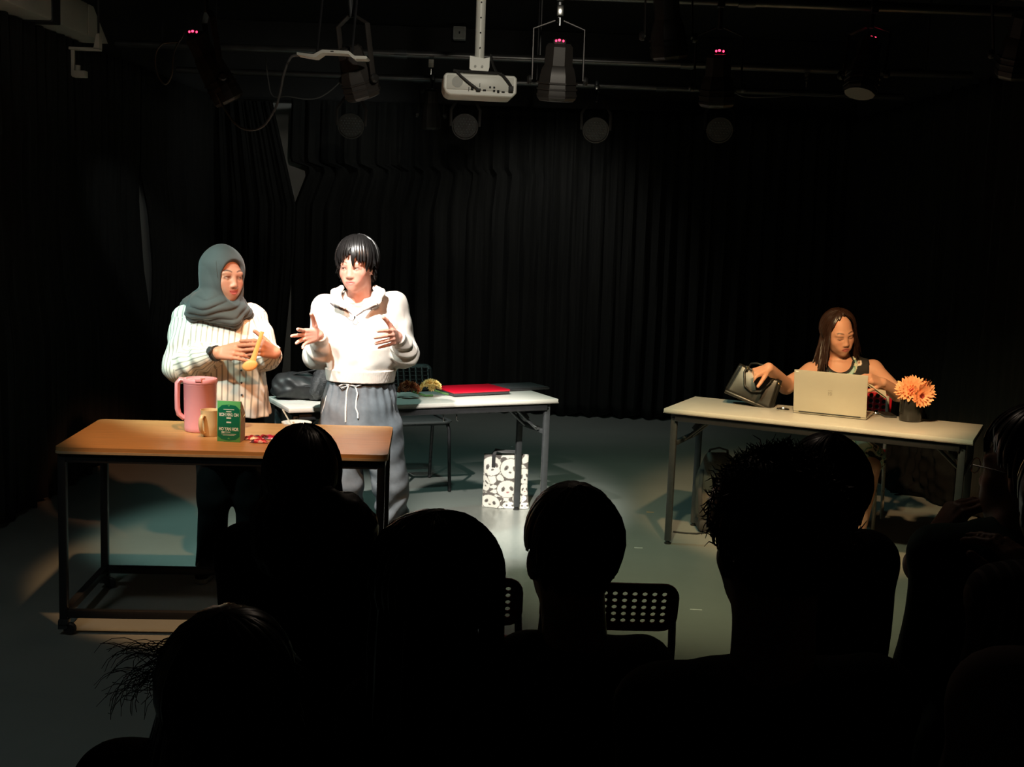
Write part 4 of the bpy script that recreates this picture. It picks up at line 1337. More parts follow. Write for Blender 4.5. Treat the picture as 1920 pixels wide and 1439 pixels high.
# silver laptop, open, its lid towards us
c0 = P(1487, 774, z=TBR); c1 = P(1624, 788, z=TBR)
lw = np.linalg.norm(c1[:2] - c0[:2]); lyaw = math.atan2(c1[1] - c0[1], c1[0] - c0[0])
cm = (c0 + c1) / 2
t = thing('silver_laptop', 'open silver laptop on the pale folding table, back of its screen to the audience', 'laptop', (cm[0], cm[1], TBR), lyaw)
lh = .232
tilt = Matrix.Rotation(.16, 3, 'X')
lid = MB().box(Vector((0, 0, .012)) + tilt @ Vector((0, 0, lh / 2)), (lw, .007, lh), .0032, tilt).build('lid', M['silver'], t)
def onlid(x, z, y=-.0038):
    return Vector((0, 0, .012)) + tilt @ Vector((x, y, z))
MB().box(onlid(-lw / 2 + .017, lh - .010), (.014, .0006, .006), 0, tilt).build('sticker', M['white_print'], lid)
M['logo'] = mat('mirror_grey_logo', (.36, .33, .27), .3, .6)
MB().box(onlid(0, lh * .565), (.024, .0006, .0022), 0, tilt).build('logo_mark', M['logo'], lid)
for x in (-.008, .001, .010):
    MB().box(onlid(x, lh * .49), (.0022, .0006, .020 if x < .01 else .013), 0, tilt).build('logo_mark', M['logo'], lid)
for x, z, w in ((-.0035, .51, .008), (.0055, .52, .009), (.0055, .465, .009)):
    MB().box(onlid(x, lh * z), (w, .0006, .0022), 0, tilt).build('logo_mark', M['logo'], lid)
MB().box(onlid(0, lh / 2, .0038), (lw - .012, .001, lh - .014), 0, tilt).build('screen', M['port'], lid)
MB().box((0, .125, .008), (lw, .245, .014), .004).build('base', M['silver'], t)
MB().box((0, .11, .0158), (lw - .05, .11, .0015)).build('keyboard', M['port'], t)
MB().tube([(-lw / 2 + .03, .002, .013), (lw / 2 - .03, .002, .013)], .006, 10).build('hinge', M['dark_cover'], t)
# vase and gerberas
p = P(1706, 789, z=TBR)
VZ = p.copy()
t = thing('vase', 'black cylindrical vase of orange flowers at the right of the pale table', 'vase', (p[0], p[1], TBR))
MB().lathe([(0, .001), (.054, .001), (.057, .004), (.0585, .01), (.0585, .138), (.057, .141), (.054, .141), (.054, .02), (0, .018)], 40).build('body', M['black_glass'], t)
MB().lathe([(.0535, .125), (0, .127)], 24).build('filling', M['stem'], t)
FL = [(1728, 743, -.075, (.18, -1, .10), 'coral gerbera facing us, lowest in the vase, dark red centre'), (1709, 733, -.035, (-.25, -1, .35), 'coral gerbera above the vase rim, tucked behind the lowest flower'), (1738, 733, .0, (.75, -.5, .45), 'coral gerbera leaning out to the right of the bunch'), (1716, 722, .01, (.1, -.45, 1), 'coral gerbera at the top of the bunch'), (1699, 730, .0, (-.75, -.5, .55), 'coral gerbera on the left side of the bunch by the bent elbow')]
for (u, v, dy, d, lab) in FL:
    q = P(u, v, y=VZ[1] + dy)
    flower('gerbera', lab, 'flower', q, d, .054, .021, ((17, .05, 1., 0.), (15, .35, .86, .003), (10, .75, .52, .006)), M['petal_orange'], M['disc'], .0165, 'coral gerberas in the black vase', stem_to=(VZ[0] + (q[0] - VZ[0]) * .2, VZ[1] + (q[1] - VZ[1]) * .2, TBR + .10))
# phone at the table edge
a = P(1656, 775, z=TBR); b_ = P(1677, 787, z=TBR)
t = thing('phone', 'dark phone lying on the pale table between the ring and the vase', 'phone', ((a[0] + b_[0]) / 2, (a[1] + b_[1]) / 2 + .03, TBR), math.atan2(b_[1] - a[1], b_[0] - a[0]))
MB().box((0, 0, .0048), (.145, .07, .008), .003).build('body', M['dark_cover'], t)
MB().box((0, 0, .0092), (.138, .064, .0008)).build('screen', M['port'], t)
# backpack on the floor under the pale table
p = P(1333, 1000, z=0.)
t = soft('backpack', 'taupe backpack standing on the floor under the pale folding table', 'backpack', (p[0] + .03, p[1] + .08, 0), [((0, 0, .16), (.115, .085, .19)), ((.0, .0, .31), (.105, .075, .15)), ((.01, -.07, .14), (.09, .05, .12)), ((-.05, 0, .25), (.06, .07, .2)), ((.05, 0, .25), (.06, .07, .2))], .008, (.006, 26), M['backpack'], 2, .002)
MB().tube([(-.06, .02, .43), (-.05, .0, .47), (.0, -.01, .485), (.05, 0, .47), (.06, .02, .43)], .010, 8, flat=.5).build('top_handle', M['backpack_dark'], t)
MB().box((0, -.01, .04), (.215, .17, .075), .025).build('base', M['backpack_dark'], t)
MB().tube([(-.095, -.04, .36), (-.108, -.08, .25), (-.10, -.09, .13), (-.095, -.07, .06)], .012, 8, flat=.4).build('shoulder_strap', M['backpack_dark'], t)
MB().tube([(-.07, -.100, .2), (0, -.122, .23), (.07, -.100, .2)], .003, 6).build('zip', M['dark_steel'], t)
a = p + np.array([-.22, -.02, .0])
tag(MB().tube([(a[0], a[1], .006), (a[0] + .06, a[1] - .02, .006), (a[0] + .13, a[1] - .025, .006), (a[0] + .19, a[1] + .01, .008)], .007, 6, flat=.5).build('loose_strap', M['backpack_dark']), 'black strap trailing on the floor in front of the taupe backpack', 'strap')

# ================================================================== PEOPLE
def skin_mat(name, sss=.0):
    m = mat(name, (1, 1, 1), .5, attr='Col', spec=.35)
    b = m.node_tree.nodes['Principled BSDF']
    b.inputs['Subsurface Weight'].default_value = .12
    b.inputs['Subsurface Radius'].default_value = (.012, .005, .003)
    return m
M['skin'] = skin_mat('skin')
M['eye'] = mat('eye', (1, 1, 1), .15, attr='Col')
M['hair_black'] = mat('black_hair', (.012, .011, .011), .33, spec=.6, noise=.2, nscale=40)
M['hair_brown'] = mat('dark_brown_hair', (.030, .013, .008), .36, spec=.55, noise=.2, nscale=40)
M['hair_soft'] = mat('brown_black_hair', (.018, .011, .008), .45, spec=.4, noise=.2, nscale=40)
M['sweat'] = mat('cream_sweatshirt', (.72, .64, .58), .85, noise=.03, nscale=60, bump=.08, bscale=400, sheen=.2)
M['denim'] = mat('washed_grey_denim', (.115, .128, .145), .85, noise=.20, nscale=28, bump=.05, bscale=160)
M['cord'] = mat('grey_white_cord', (.50, .50, .49), .8, noise=.3, nscale=200)
M['zip_dark'] = mat('brown_grey_zip_tape', (.13, .10, .095), .6)
M['hijab'] = mat('charcoal_hijab_cloth', (.040, .043, .042), .8, noise=.06, nscale=20, sheen=.15)
M['black_wear'] = mat('black_trouser_cloth', (.004, .004, .0045), .9, spec=.1)
M['shoe'] = mat('black_shoe', (.014, .014, .014), .5)
M['sole'] = mat('pale_shoe_sole', (.42, .42, .40), .6)
M['aud'] = mat('dark_jacket_cloth', (.010, .010, .011), .9, noise=.2, nscale=20, spec=.2)
M['aud_green'] = mat('dark_green_jersey', (.004, .045, .030), .85, noise=.15, nscale=20)
M['aud_pink'] = mat('dusty_pink_sleeve', (.20, .13, .12), .85, noise=.1, nscale=20)
def stripe_mat():
    m = mat('striped_blouse', (.74, .70, .62), .8, spec=.2)
    nt = m.node_tree; b = nt.nodes['Principled BSDF']
    a = nt.nodes.new('ShaderNodeAttribute'); a.attribute_name = 'su'
    w = nt.nodes.new('ShaderNodeMath'); w.operation = 'MULTIPLY'; w.inputs[1].default_value = 2 * PI / .026
    s_ = nt.nodes.new('ShaderNodeMath'); s_.operation = 'SINE'
    r = nt.nodes.new('ShaderNodeValToRGB')
    r.color_ramp.elements[0].position = .72; r.color_ramp.elements[0].color = (.74, .70, .62, 1)
    r.color_ramp.elements[1].position = .93; r.color_ramp.elements[1].color = (.33, .32, .28, 1)
    h = nt.nodes.new('ShaderNodeMath'); h.operation = 'MULTIPLY_ADD'; h.inputs[1].default_value = .5; h.inputs[2].default_value = .5
    nt.links.new(a.outputs['Fac'], w.inputs[0]); nt.links.new(w.outputs[0], s_.inputs[0]); nt.links.new(s_.outputs[0], h.inputs[0])
    nt.links.new(h.outputs[0], r.inputs['Fac']); nt.links.new(r.outputs['Color'], b.inputs['Base Color'])
    return m
M['stripe'] = stripe_mat()

def sdf_at(F, p):
    q = np.round((np.asarray(p) - F.lo) / F.h).astype(int)
    if (q < 0).any() or (q >= F.n).any():
        return .3
    return float(F.D[tuple(q)])
def hit(F, u, v, lift=.002, y0=None):
    """first point of the field met by the line of sight through a photo pixel, lifted off the surface"""
    d = ray(u, v)
    t0 = (F.lo[1] - .02) / d[1]; t1 = (F.lo[1] + F.n[1] * F.h) / d[1]
    o = np.array([0, 0, CAMH])
    for t in np.arange(t0, t1, F.h * .4):
        if sdf_at(F, o + d * t) < 0:
            return o + d * (t - lift - .3 * F.h)
    return P(u, v, y=y0 or (F.lo[1] + F.n[1] * F.h * .5))

def head_put(F, C, R, s, closed=False, nose=1., jaw=1., smile=0., k=1.):
    def T(p): return np.asarray(C) + R @ (np.asarray(p, float) * s)
    E = lambda c, r, k, sub=False: F.ell(T(c), np.asarray(r) * s, R, k * s, sub)
    E((0, .018, .032), (.073, .092, .090), .01)
    E((0, -.018, -.022), (.062 * jaw, .070, .085), .03)
    E((0, -.030, -.070), (.048 * jaw, .052, .046), .03)
    E((0, -.065, -.098), (.020, .018, .016), .025)
    for q in (-1, 1):
        E((q * .037, -.053, -.030), (.024, .021, .022), .025)
        E((q * .074, .012, -.012), (.011, .020, .031), .008)
        E((q * .031, -.0885, .001), (.018, .012, .012), .012, True)
        E((q * .028, -.068, .020), (.024, .012, .008), .02)
        a = [(q * .031 + x * q, y, z) for x, y, z in ((-.016, -.0765, -.001), (-.006, -.0795, .0068), (.006, -.0780, .0068), (.017, -.0695, .000))]
        if closed:
            E((q * .031, -.067, -.001), (.0165, .0120, .011), .008)
        else:
            for i in range(3):
                F.cap(T(a[i]), T(a[i + 1]), .0032 * s, .0032 * s, .005 * s)
            b = [(q * .031 + x * q, y, z) for x, y, z in ((-.015, -.0745, -.004), (0, -.0770, -.0072), (.016, -.0685, -.003))]
            for i in range(2):
                F.cap(T(b[i]), T(b[i + 1]), .0026 * s, .0026 * s, .006 * s)
        E((q * .0115, -.0865, -.0405), (.0080 * nose, .010, .0070), .007)
        E((q * .029, -.068, -.060 + .008 * smile), (.011, .012, .014), .02)
    F.cap(T((0, -.076, .010)), T((0, -.0945, -.034)), .0065 * s, .0100 * s * nose, .014 * s)
    E((0, -.075, -.068), (.026, .012, .018), .018)
    E((0, -.0850, -.0625), (.0205, .0072, .0045), .004)
    E((0, -.0845, -.0735), (.0170, .0078, .0055), .004)
    for q in (-1, 1):
        F.cap(T((0, -.0925, -.0682)), T((q * .023, -.0820, -.0675 + .006 * smile)), .0016 * s, .0014 * s, .003 * s, sub=True)
    F.cap(T((0, .022, -.045)), T((0, .035, -.135)), .052 * s, .050 * s, .03)
def head_col(V, C, R, s, base, lip=(.55, .16, .14), brow=(.05, .03, .02), blush=.25, closed=False, liner=.0, smile=0., fingers=True):
    L = (V - np.asarray(C)) @ R / s
    x, y, z = L.T
    col = np.tile(np.asarray(base, float), (len(V), 1))
    front = sstep(-.040, -.062, y)
    def mix(w, c):
        w = w[:, None]
        col[:] = col * (1 - w) + np.asarray(c) * w
    ax = np.abs(x)
    b = np.exp(-(((ax - .042) / .022) ** 2 + ((z + .032) / .022) ** 2)) * front * blush
    mix(b, np.asarray(base) * np.array([1.05, .62, .58]))
    zb = .0265 + .006 * np.sin((ax - .012) / .038 * PI * .8) - .16 * np.maximum(ax - .040, 0)
    w = sstep(.0045, .002, np.abs(z - zb)) * sstep(.010, .015, ax) * sstep(.054, .044, ax) * front
    mix(w * .85, brow)
    zl = -.0675 + .006 * smile * (ax / .023) ** 2
    wl = sstep(1.15, .8, (x / .0245) ** 2 + ((z - zl) / .0112) ** 2) * sstep(-.074, -.079, y)
    mix(wl * .9, lip)
    mix(sstep(.0016, .0008, np.abs(z - zl - .0005)) * sstep(.024, .020, ax) * sstep(-.074, -.079, y) * .75, np.asarray(lip) * .35)
    if closed:
        zz = -.0065 + .10 * ((ax - .031) / .017) ** 2 * .04
        mix(sstep(.0030, .0012, np.abs(z - zz)) * sstep(.018, .015, np.abs(ax - .031)) * front * .9, brow)
        mix(sstep(.013, .004, np.abs(z - .004)) * sstep(.019, .012, np.abs(ax - .031)) * front * .35, np.asarray(base) * .55)
    else:
        e = ((ax - .031) / .0185) ** 2 + ((z - .0005) / .0105) ** 2
        mix(sstep(1.25, .8, e) * front * .55, np.asarray(base) * .35)
    nost = np.exp(-(((ax - .0075) / .004) ** 2 + ((z + .0475) / .0028) ** 2)) * sstep(-.084, -.089, y)
    mix(np.clip(nost, 0, 1) * .8, np.asarray(base) * .2)
    return col
def eyes(parent, C, R, s, gaze=(0, -1, 0), iris=(.03, .018, .012)):
    for q in (-1, 1):
        c = np.asarray(C) + R @ (np.array([q * .031, -.0688, .0003]) * s)
        b = MB().ball((0, 0, 0), np.array([.0152, .0108, .0085]) * s, 20, 14)
        V = np.array(b.v)
        dn = V / np.array([.0155, .0105, .0095]) / s
        g = np.asarray(gaze, float); g = g / np.linalg.norm(g)
        ang = np.arccos(np.clip(dn @ g, -1, 1)) 
        ex = np.hypot(V[:, 0] - g[0] * .0155 * s, V[:, 2] - g[2] * .008 * s) / s
        col = np.where((ex < .0064)[:, None] & (V[:, 1] < 0)[:, None], np.asarray(iris), np.array([.72, .68, .64]))
        b.v = [tuple(np.asarray(c) + R @ p) for p in V]
        b.c = [tuple(k) for k in col]
        b.build('eye', M['eye'], parent, world=True)

def hand_put(F, W, fd, n, up, curls=(.3, .3, .35, .4), spread=.10, thumb=(.6, .3), s=1., nails=None):
    """W wrist; fd finger direction; n palm normal (the way the palm faces); up = thumb side"""
    fd = np.asarray(fd, float); fd /= np.linalg.norm(fd)
    n = np.asarray(n, float); n -= fd * (n @ fd); n /= np.linalg.norm(n)
    l = np.cross(n, fd)
    if l @ np.asarray(up, float) < 0: l = -l
    W = np.asarray(W, float)
    B = [(.088, .029), (.091, .010), (.087, -.009), (.078, -.027)]
    LN = [(.042, .026, .021), (.046, .029, .022), (.042, .027, .021), (.033, .021, .019)]
    for i, (al, la) in enumerate(B):
        k = W + (fd * al + l * la - n * .004 * (1 - abs(i - 1.2) / 2)) * s
        F.cap(W + (fd * .008 + l * la * .62) * s, k, .0135 * s, .0108 * s, .010 * s)
        F.cap(W + (fd * .03 + l * la * .7 + n * .006) * s, k + n * .004 * s, .0125 * s, .0095 * s, .010 * s)
        sp = (1.4 - i) * spread
        d = fd * math.cos(sp) + l * math.sin(sp)
        a = k
        c = curls[i]
        r = .0102 if i < 3 else .0088
        for j, ln in enumerate(LN[i]):
            q = c * (.75, 1.0, .7)[j]
            d = d * math.cos(q) + n * math.sin(q)
            ax = np.cross(l, d)
            b = a + d * ln * s
            F.cap(a, b, (r - .0009 * j) * s, (r - .0009 * (j + 1)) * s, .003 * s)
            a = b
            nx = np.cross(d, np.cross(n, d))
            n_ = n * math.cos(q)
    # thumb from the side of the palm near its base
    a = W + (fd * .022 + l * .022 + n * .006) * s
    d = fd * math.cos(thumb[0]) + l * math.sin(thumb[0]) + n * thumb[1]
    d /= np.linalg.norm(d)
    F.cap(W + (fd * .01 + l * .008) * s, a + d * .03 * s, .014 * s, .0135 * s, .010 * s)
    for j, ln in enumerate((.046, .033, .027)):
        if j:
            d = d * math.cos(.28) + (fd * .8 + n * .4) * math.sin(.28); d /= np.linalg.norm(d)
        b = a + d * ln * s
        F.cap(a, b, (.0125 - .0013 * j) * s, (.0115 - .0013 * j) * s, .004 * s)
        a = b
    return W

def locks(name, material, parent, C, R, rad, n, crown, endel, drop, r0=.006, wave=(.0, 20.), seed=0, lift=.05, side_out=0., shell=True, flat=.45, tipw=.25, clump=0., azr=(0, 360), inward=0., jit=.09):
    """hair: a shell over the skull and tapering locks from the crown down to endel(azimuth), then hanging drop(azimuth) metres"""
    g = np.random.default_rng(seed)
    rad = np.asarray(rad, float)
    def dirv(az, el):
        return np.array([math.sin(az) * math.cos(el), -math.cos(az) * math.cos(el), math.sin(el)])
    b = MB()
    if shell:
        nu, nv = 48, 14
        vs = []; fs = []
        for i in range(nv + 1):
            for k in range(nu):
                az = 2 * PI * k / nu
                e1 = math.radians(endel(math.degrees(az) % 360)) + .12
                el = PI / 2 + (e1 - PI / 2) * i / nv
                vs.append(np.asarray(C) + R @ (dirv(az, el) * rad * 1.0))
        for i in range(nv):
            for k in range(nu):
                fs.append((i * nu + k, i * nu + (k + 1) % nu, (i + 1) * nu + (k + 1) % nu, (i + 1) * nu + k))
        b.add(vs, fs)
    cr = dirv(math.radians(crown[0]), math.radians(crown[1]))
    nc = 46
    cj = g.normal(size=nc) * jit * 1.3
    for i in range(n):
        azd = g.uniform(*azr) % 360
        ci = int(azd / 360 * nc) % nc
        azd = (azd + ((ci + .5) * 360 / nc - azd) * .62) % 360
        az = math.radians(azd)
        ee = math.radians(endel(azd)) + cj[ci] + g.normal() * jit * .5
        e = dirv(az, ee)
        st = dirv(az + g.uniform(-.5, .5), math.radians(g.uniform(40, 88)))
        st = cr * (1 - .35 * g.random()) + st * .45 * g.random()
        st /= np.linalg.norm(st)
        om = math.acos(np.clip(st @ e, -1, 1)) + 1e-6
        lf = 1.0 + lift * g.random()
        pts = []
        m1 = 8
        for k in range(m1 + 1):
            t = k / m1
            d = (math.sin((1 - t) * om) * st + math.sin(t * om) * e) / math.sin(om)
            pts.append(np.asarray(C) + R @ (d * rad * (lf + .02 * math.sin(PI * t))))
        D = drop(azd) * g.uniform(.8, 1.1) if drop else 0
        if D > 0:
            last = pts[-1]; out = pts[-1] - np.asarray(C); out[2] = 0
            out /= np.linalg.norm(out) + 1e-9
            m2 = max(3, int(D / .03))
            ph = g.uniform(0, 6)
            for k in range(1, m2 + 1):
                t = k / m2
                w = wave[0] * math.sin(wave[1] * D * t + ph) * t
                tang = np.array([-out[1], out[0], 0])
                pts.append(last + np.array([0, 0, -D * t]) + out * (side_out * t - inward * t * t + w * .6) + tang * w)
        m = len(pts)
        rr = [r0 * (.75 + .5 * math.sin(PI * min(1, .15 + .6 * k / (m - 1)))) * (1 if k < m * .7 else max(tipw * .3, 1 - (k - m * .7) / (m * .3) * (1 - tipw * .3))) for k in range(m)]
        x_, y_, z_ = basis(pts[-1] - pts[0])
        b.tube(pts, rr, 5, flat=flat, up=pts[m // 2] - np.asarray(C))
    return b.build(name, material, parent, world=True, angle=60)

def shoe(parent, p, yaw, L=.25, h=.08):
    """p = heel-centre on the floor"""
    R = rot(math.degrees(yaw))
    T = lambda q: np.asarray(p) + R @ np.asarray(q, float)
    F = SDF(np.asarray(p) - np.array([.3, .3, .01]), np.asarray(p) + np.array([.3, .3, .16]), .006)
    F.cap(T((0, .0, .05)), T((0, -L * .45, .045)), .040, .038, .02)
    F.cap(T((0, -L * .4, .040)), T((0, -L * .78, .034)), .038, .032, .02)
    F.cap(T((0, .01, .05)), T((0, .02, .10)), .042, .044, .02)
    V, Q = F.nets(); V[:, 2] = np.maximum(V[:, 2], .018)
    o = mesh_from('shoe', V, Q, M['shoe'], parent)
    b = MB()
    pts = [(0, .042), (.036, .03), (.040, -.05), (.042, -L * .6), (.028, -L * .88), (0, -L * .92), (-.028, -L * .88), (-.042, -L * .6), (-.040, -.05), (-.036, .03)]
    b.prism(pts, .001, .022, (p, R[:, 0], R[:, 1], R[:, 2])).build('sole', M['sole'], o, world=False)
    ch = o.children[0]
    I = np.array(mw(o).inverted()); 
    me = ch.data
    for v in me.vertices:
        q = I[:3, :3] @ np.array(v.co) + I[:3, 3]; v.co = q
    return o

def stripes_su(V, segs, torso_x, torso_prims=None):
    """stripe coordinate: x on the torso; round the arm on sleeves"""
    su = (V[:, 0] - torso_x).copy()
    best = np.full(len(V), .0)
    for (a, b, r) in segs:
        a = np.asarray(a); b = np.asarray(b)
        ba = b - a; L = np.linalg.norm(ba)
        t = np.clip(((V - a) @ ba) / L ** 2, 0, 1)
        d = np.linalg.norm(V - a - t[:, None] * ba, axis=1) - r
        x, y, dd = basis(ba, up=(0, 1, 0))
        q = V - a
        th = np.arctan2(q @ y, q @ x)
        w = (d < .016) & (t > .03)
        su[w] = (th * r * 1.15)[w]
    return su

# ------------------------------------------------------------------ standing person in the cream sweatshirt
def person_sweatshirt():
    Y = 6.10
    J = lambda u, v, dy=0.: P(u, v, y=Y + dy)
    base = np.array([.66, .345, .27])
    foot = J(690, 1000); 
    t = thing('person', 'standing person with short black hair, cream half-zip sweatshirt and grey drawstring trousers', 'person', (foot[0], Y, 0))
    C = J(668, 499, .0); R = rot(-14, 7, -2); s = 1.03
    F = SDF(J(545, 428, -.36) - np.array([.02, 0, 0]), J(800, 428, .24), .0034) if 0 else SDF((J(540, 500)[0], Y - .42, J(600, 745)[2]), (J(795, 500)[0], Y + .20, J(668, 425)[2] + .02), .0034)
    head_put(F, C, R, s, jaw=1.03)
    nb = J(672, 592, .05)
    F.cap(C + R @ np.array([0, .03, -.08]), nb, .054, .060, .02)
    SL, SR = J(614, 580, .06), J(736, 576, .05)
    F.cap(nb, SL, .055, .055, .04); F.cap(nb, SR, .055, .055, .04)
    F.loft([(J(672, 740)[2], nb[0], Y + .02, .13, .09), (J(672, 650)[2], nb[0], Y + .01, .125, .095), (J(672, 605)[2], nb[0], Y + .01, .14, .10), (J(672, 575)[2], nb[0], Y + .03, .10, .075)], .03)
    EL, ER = J(592, 668, .02), J(760, 664, .02)
    WL, WR = J(597, 628, -.20), J(745, 632, -.20)
    F.cap(SL, EL, .045, .038, .02); F.cap(EL, WL, .036, .026, .015)
    F.cap(SR, ER, .045, .038, .02); F.cap(ER, WR, .036, .026, .015)
    hand_put(F, WL, (-.56, -.80, -.06), (.78, -.56, .0), (0, 0, 1), (.28, .10, .22, .35), .17, (1.2, .15))
    hand_put(F, WR, (-.16, -.97, .06), (-.95, .12, -.25), (.1, 0, 1), (.35, .5, .6, .75), .10, (1.0, .1))
    V, Q = F.nets()
    col = head_col(V, C, R, s, base, lip=(.62, .20, .18), brow=(.10, .06, .05), blush=.45)
    mesh_from('body', V, Q, M['skin'], t, col)
    eyes(t, C, R, s, gaze=(-.35, -1, -.35))
    # sweatshirt
    G = SDF((J(540, 500)[0], Y - .34, J(676, 722)[2]), (J(800, 500)[0], Y + .26, J(668, 528)[2]), .0048)
    z = lambda v: J(676, v)[2]
    x = lambda u: J(u, 640)[0]
    G.loft([(z(708), x(677), Y + .01, .164, .125), (z(690), x(677), Y + .01, .168, .13), (z(650), x(678), Y + .0, .172, .135), (z(610), x(677), Y + .01, .176, .128), (z(580), x(675), Y + .03, .165, .115), (z(560), x(673), Y + .045, .115, .090), (z(548), x(672), Y + .05, .075, .07)], .02, fold=(.0035, 9, 0, z(620), z(690)))
    G.cap(SL + np.array([.05, .0, .01]), SL, .058, .068, .04); G.cap(SR + np.array([-.05, 0, .01]), SR, .058, .068, .04)
    G.cap(SL, EL + np.array([.01, 0, -.0]), .072, .068, .035, fold=(.004, 45, 0)); G.cap(EL + np.array([.004, 0, .004]), WL + np.array([.0, .03, -.012]), .067, .040, .02, fold=(.007, 70, 1))
    G.cap(SR, ER + np.array([-.005, 0, -.0]), .074, .069, .035, fold=(.004, 45, 2)); G.cap(ER, WR + np.array([.0, .03, -.012]), .068, .042, .02, fold=(.009, 75, 3))
    G.ell(J(667, 564, -.10), (.046, .115, .062), rot(0, 0, 0), .010, True)
    G.ell(J(671, 546, -.02), (.074, .095, .07), rot(0, 0, 0), .010, True)
    G.wrinkle(.0032, 17, 4)
    G.wrinkle(.0016, 45, 5)
    V, Q = G.nets()
    so = mesh_from('sweatshirt', V, Q, M['sweat'], t)
    # collar folded open
    K = SDF((J(600, 500)[0], Y - .20, z(606)), (J(745, 500)[0], Y + .2, z(520)), .0042)
    K.tor(J(672, 556, .055), rot(0, 18, 0), .082, .070, .015, .01)
    for (pts, r) in (([(640, 540, .02), (630, 549, -.055), (632, 562, -.10), (648, 577, -.132)], (.017, .025, .024, .009)), ([(704, 540, .02), (712, 549, -.05), (706, 563, -.095), (682, 580, -.132)], (.017, .026, .025, .009))):
        q = [J(*p_) for p_ in pts]
        for i in range(3):
            K.cap(q[i], q[i + 1], r[i], r[i + 1], .016, flat=(np.array([0, -.94, .34]), .32))
    K.ell(J(667, 561, -.13), (.036, .15, .054), rot(), .008, True)
    K.wrinkle(.0012, 40, 2)
    V, Q = K.nets()
    mesh_from('collar', V, Q, M['sweat'], so)
    for pix in ([(619, 568), (628, 575), (640, 580), (652, 584), (661, 591)], [(717, 563), (708, 571), (694, 579), (680, 585), (668, 592)]):
        pts = []
        for (u, v) in pix:
            a = hit(K, u, v, .001); b = hit(G, u, v, .001)
            pts.append(a if a[1] < b[1] else b)
        MB().tube(pts, [.003, .0062, .0072, .006, .002], 6, flat=.4, up=(0, -1, 0)).build('zip_tape', M['zip_dark'], so, world=True)
    q = hit(G, 665, 595, .003)
    MB().box(q, (.007, .004, .013), .0015).build('zip_slider', M['dark_steel'], so, world=True)
    pts = [hit(G, *p_, .003) for p_ in ((665, 597), (661, 602), (662, 607), (667, 609), (671, 604), (669, 599))]
    MB().tube(pts, .0012, 6).build('zip_pull', M['dark_steel'], so, world=True)
    pts = [hit(G, *p_, .002) for p_ in ((648, 593), (654, 599), (660, 602))]
    MB().tube(pts, .001, 6).build('pull_cord', M['zip_dark'], so, world=True)
    # ribbed hem band and cuffs
    H = SDF((x(595), Y - .18, z(718)), (x(757), Y + .20, z(682)), .004)
    H.loft([(z(714), x(677), Y + .01, .170, .132), (z(690), x(677), Y + .01, .179, .141)], .004, fold=(.0006, 110, 0, z(730), z(728)))
    V, Q = H.nets(); mesh_from('waistband', V, Q, M['sweat'], so)
    for (a, b, r) in ((EL, WL, .038), (ER, WR, .040)):
        d = (b - a) / np.linalg.norm(b - a)
        c = b + np.array([0, .02, -.008])
        MB().lathe([(r * .8, -.03), (r, -.026), (r * 1.04, -.01), (r, .018), (r * .9, .022), (r * .8, .018)], 24, c=c, axis=d).build('cuff', M['sweat'], so, world=True)
    # trousers
    T_ = SDF((x(585), Y - .22, .03), (x(785), Y + .24, z(705)), .006)
    T_.loft([(z(850), x(680), Y + .02, .185, .135), (z(800), x(676), Y + .01, .205, .150), (z(760), x(676), Y + .015, .190, .140), (z(722), x(677), Y + .02, .168, .128), (z(712), x(677), Y + .02, .160, .122)], .02, fold=(.003, 26, 0, z(800), z(725)))
    kl, kr = J(648, 905, -.01), J(732, 905, .0)
    al, ar = J(650, 1010, .03), J(738, 1010, .05)
    T_.cap(J(638, 815, .01), kl, .112, .088, .04); T_.cap(kl, al, .088, .072, .03, fold=(.006, 60, 0))
    T_.cap(J(714, 815, .01), kr, .112, .088, .04); T_.cap(kr, ar, .088, .072, .03, fold=(.007, 60, 2))
    T_.wrinkle(.0035, 26, 9)
    V, Q = T_.nets()
    tr_ = mesh_from('trousers', V, Q, M['denim'], t)
    MB().lathe([(.158, 0), (.166, .004), (.167, .022), (.160, .026)], 40, c=(x(677), Y + .02, z(716)), sx=1, sy=.76).build('waist_elastic', M['black_wear'], tr_, world=True)
    hp = lambda L, lift=.004: [hit(T_, u, v, lift) for u, v in L]
    MB().tube(hp([(654, 722), (650, 735), (649, 750), (648, 765), (648, 780), (648, 792)]), .0042, 7, flat=.6, up=(0, -1, 0)).build('drawstring', M['cord'], tr_, world=True)
    MB().tube(hp([(658, 721), (667, 727), (670, 738), (668, 752), (667, 765), (671, 776), (671, 785)]), .0042, 7, flat=.6, up=(0, -1, 0)).build('drawstring', M['cord'], tr_, world=True)
    MB().tube(hp([(654, 722), (645, 720), (636, 724), (640, 729), (650, 725), (656, 722), (664, 718), (672, 719), (678, 722), (668, 725), (657, 723)], .006), .0045, 7, flat=.7, up=(0, -1, 0)).build('bow', M['cord'], tr_, world=True)
    for L in ([(733, 745), (737, 760), (742, 775)], [(612, 742), (608, 760), (603, 776)]):
        MB().tube(hp(L, .001), .002, 5, flat=.5, up=(0, -1, 0)).build('pocket_seam', M['cord'], tr_, world=True)
    shoe(t, (al[0], Y + .04, 0), -.15); shoe(t, (ar[0], Y + .06, 0), .1)
    # hair: short, with a fringe parted over the brow
    HC = C + R @ np.array([0, .018, .034])
    def endel(a):
        q = min(a, 360 - a)
        return float(np.interp(q, [0, 12, 25, 45, 62, 80, 100, 130, 180], [15, 17, 8, 2, -14, -30, -36, -48, -58]))
    locks('hair', M['hair_black'], t, HC, R, (.089 * s, .103 * s, .101 * s), 700, (185, 72), endel, lambda a: (.03 if 70 < a < 290 else .0), r0=.0052, seed=3, lift=.16, side_out=.012, tipw=.1, jit=.12)
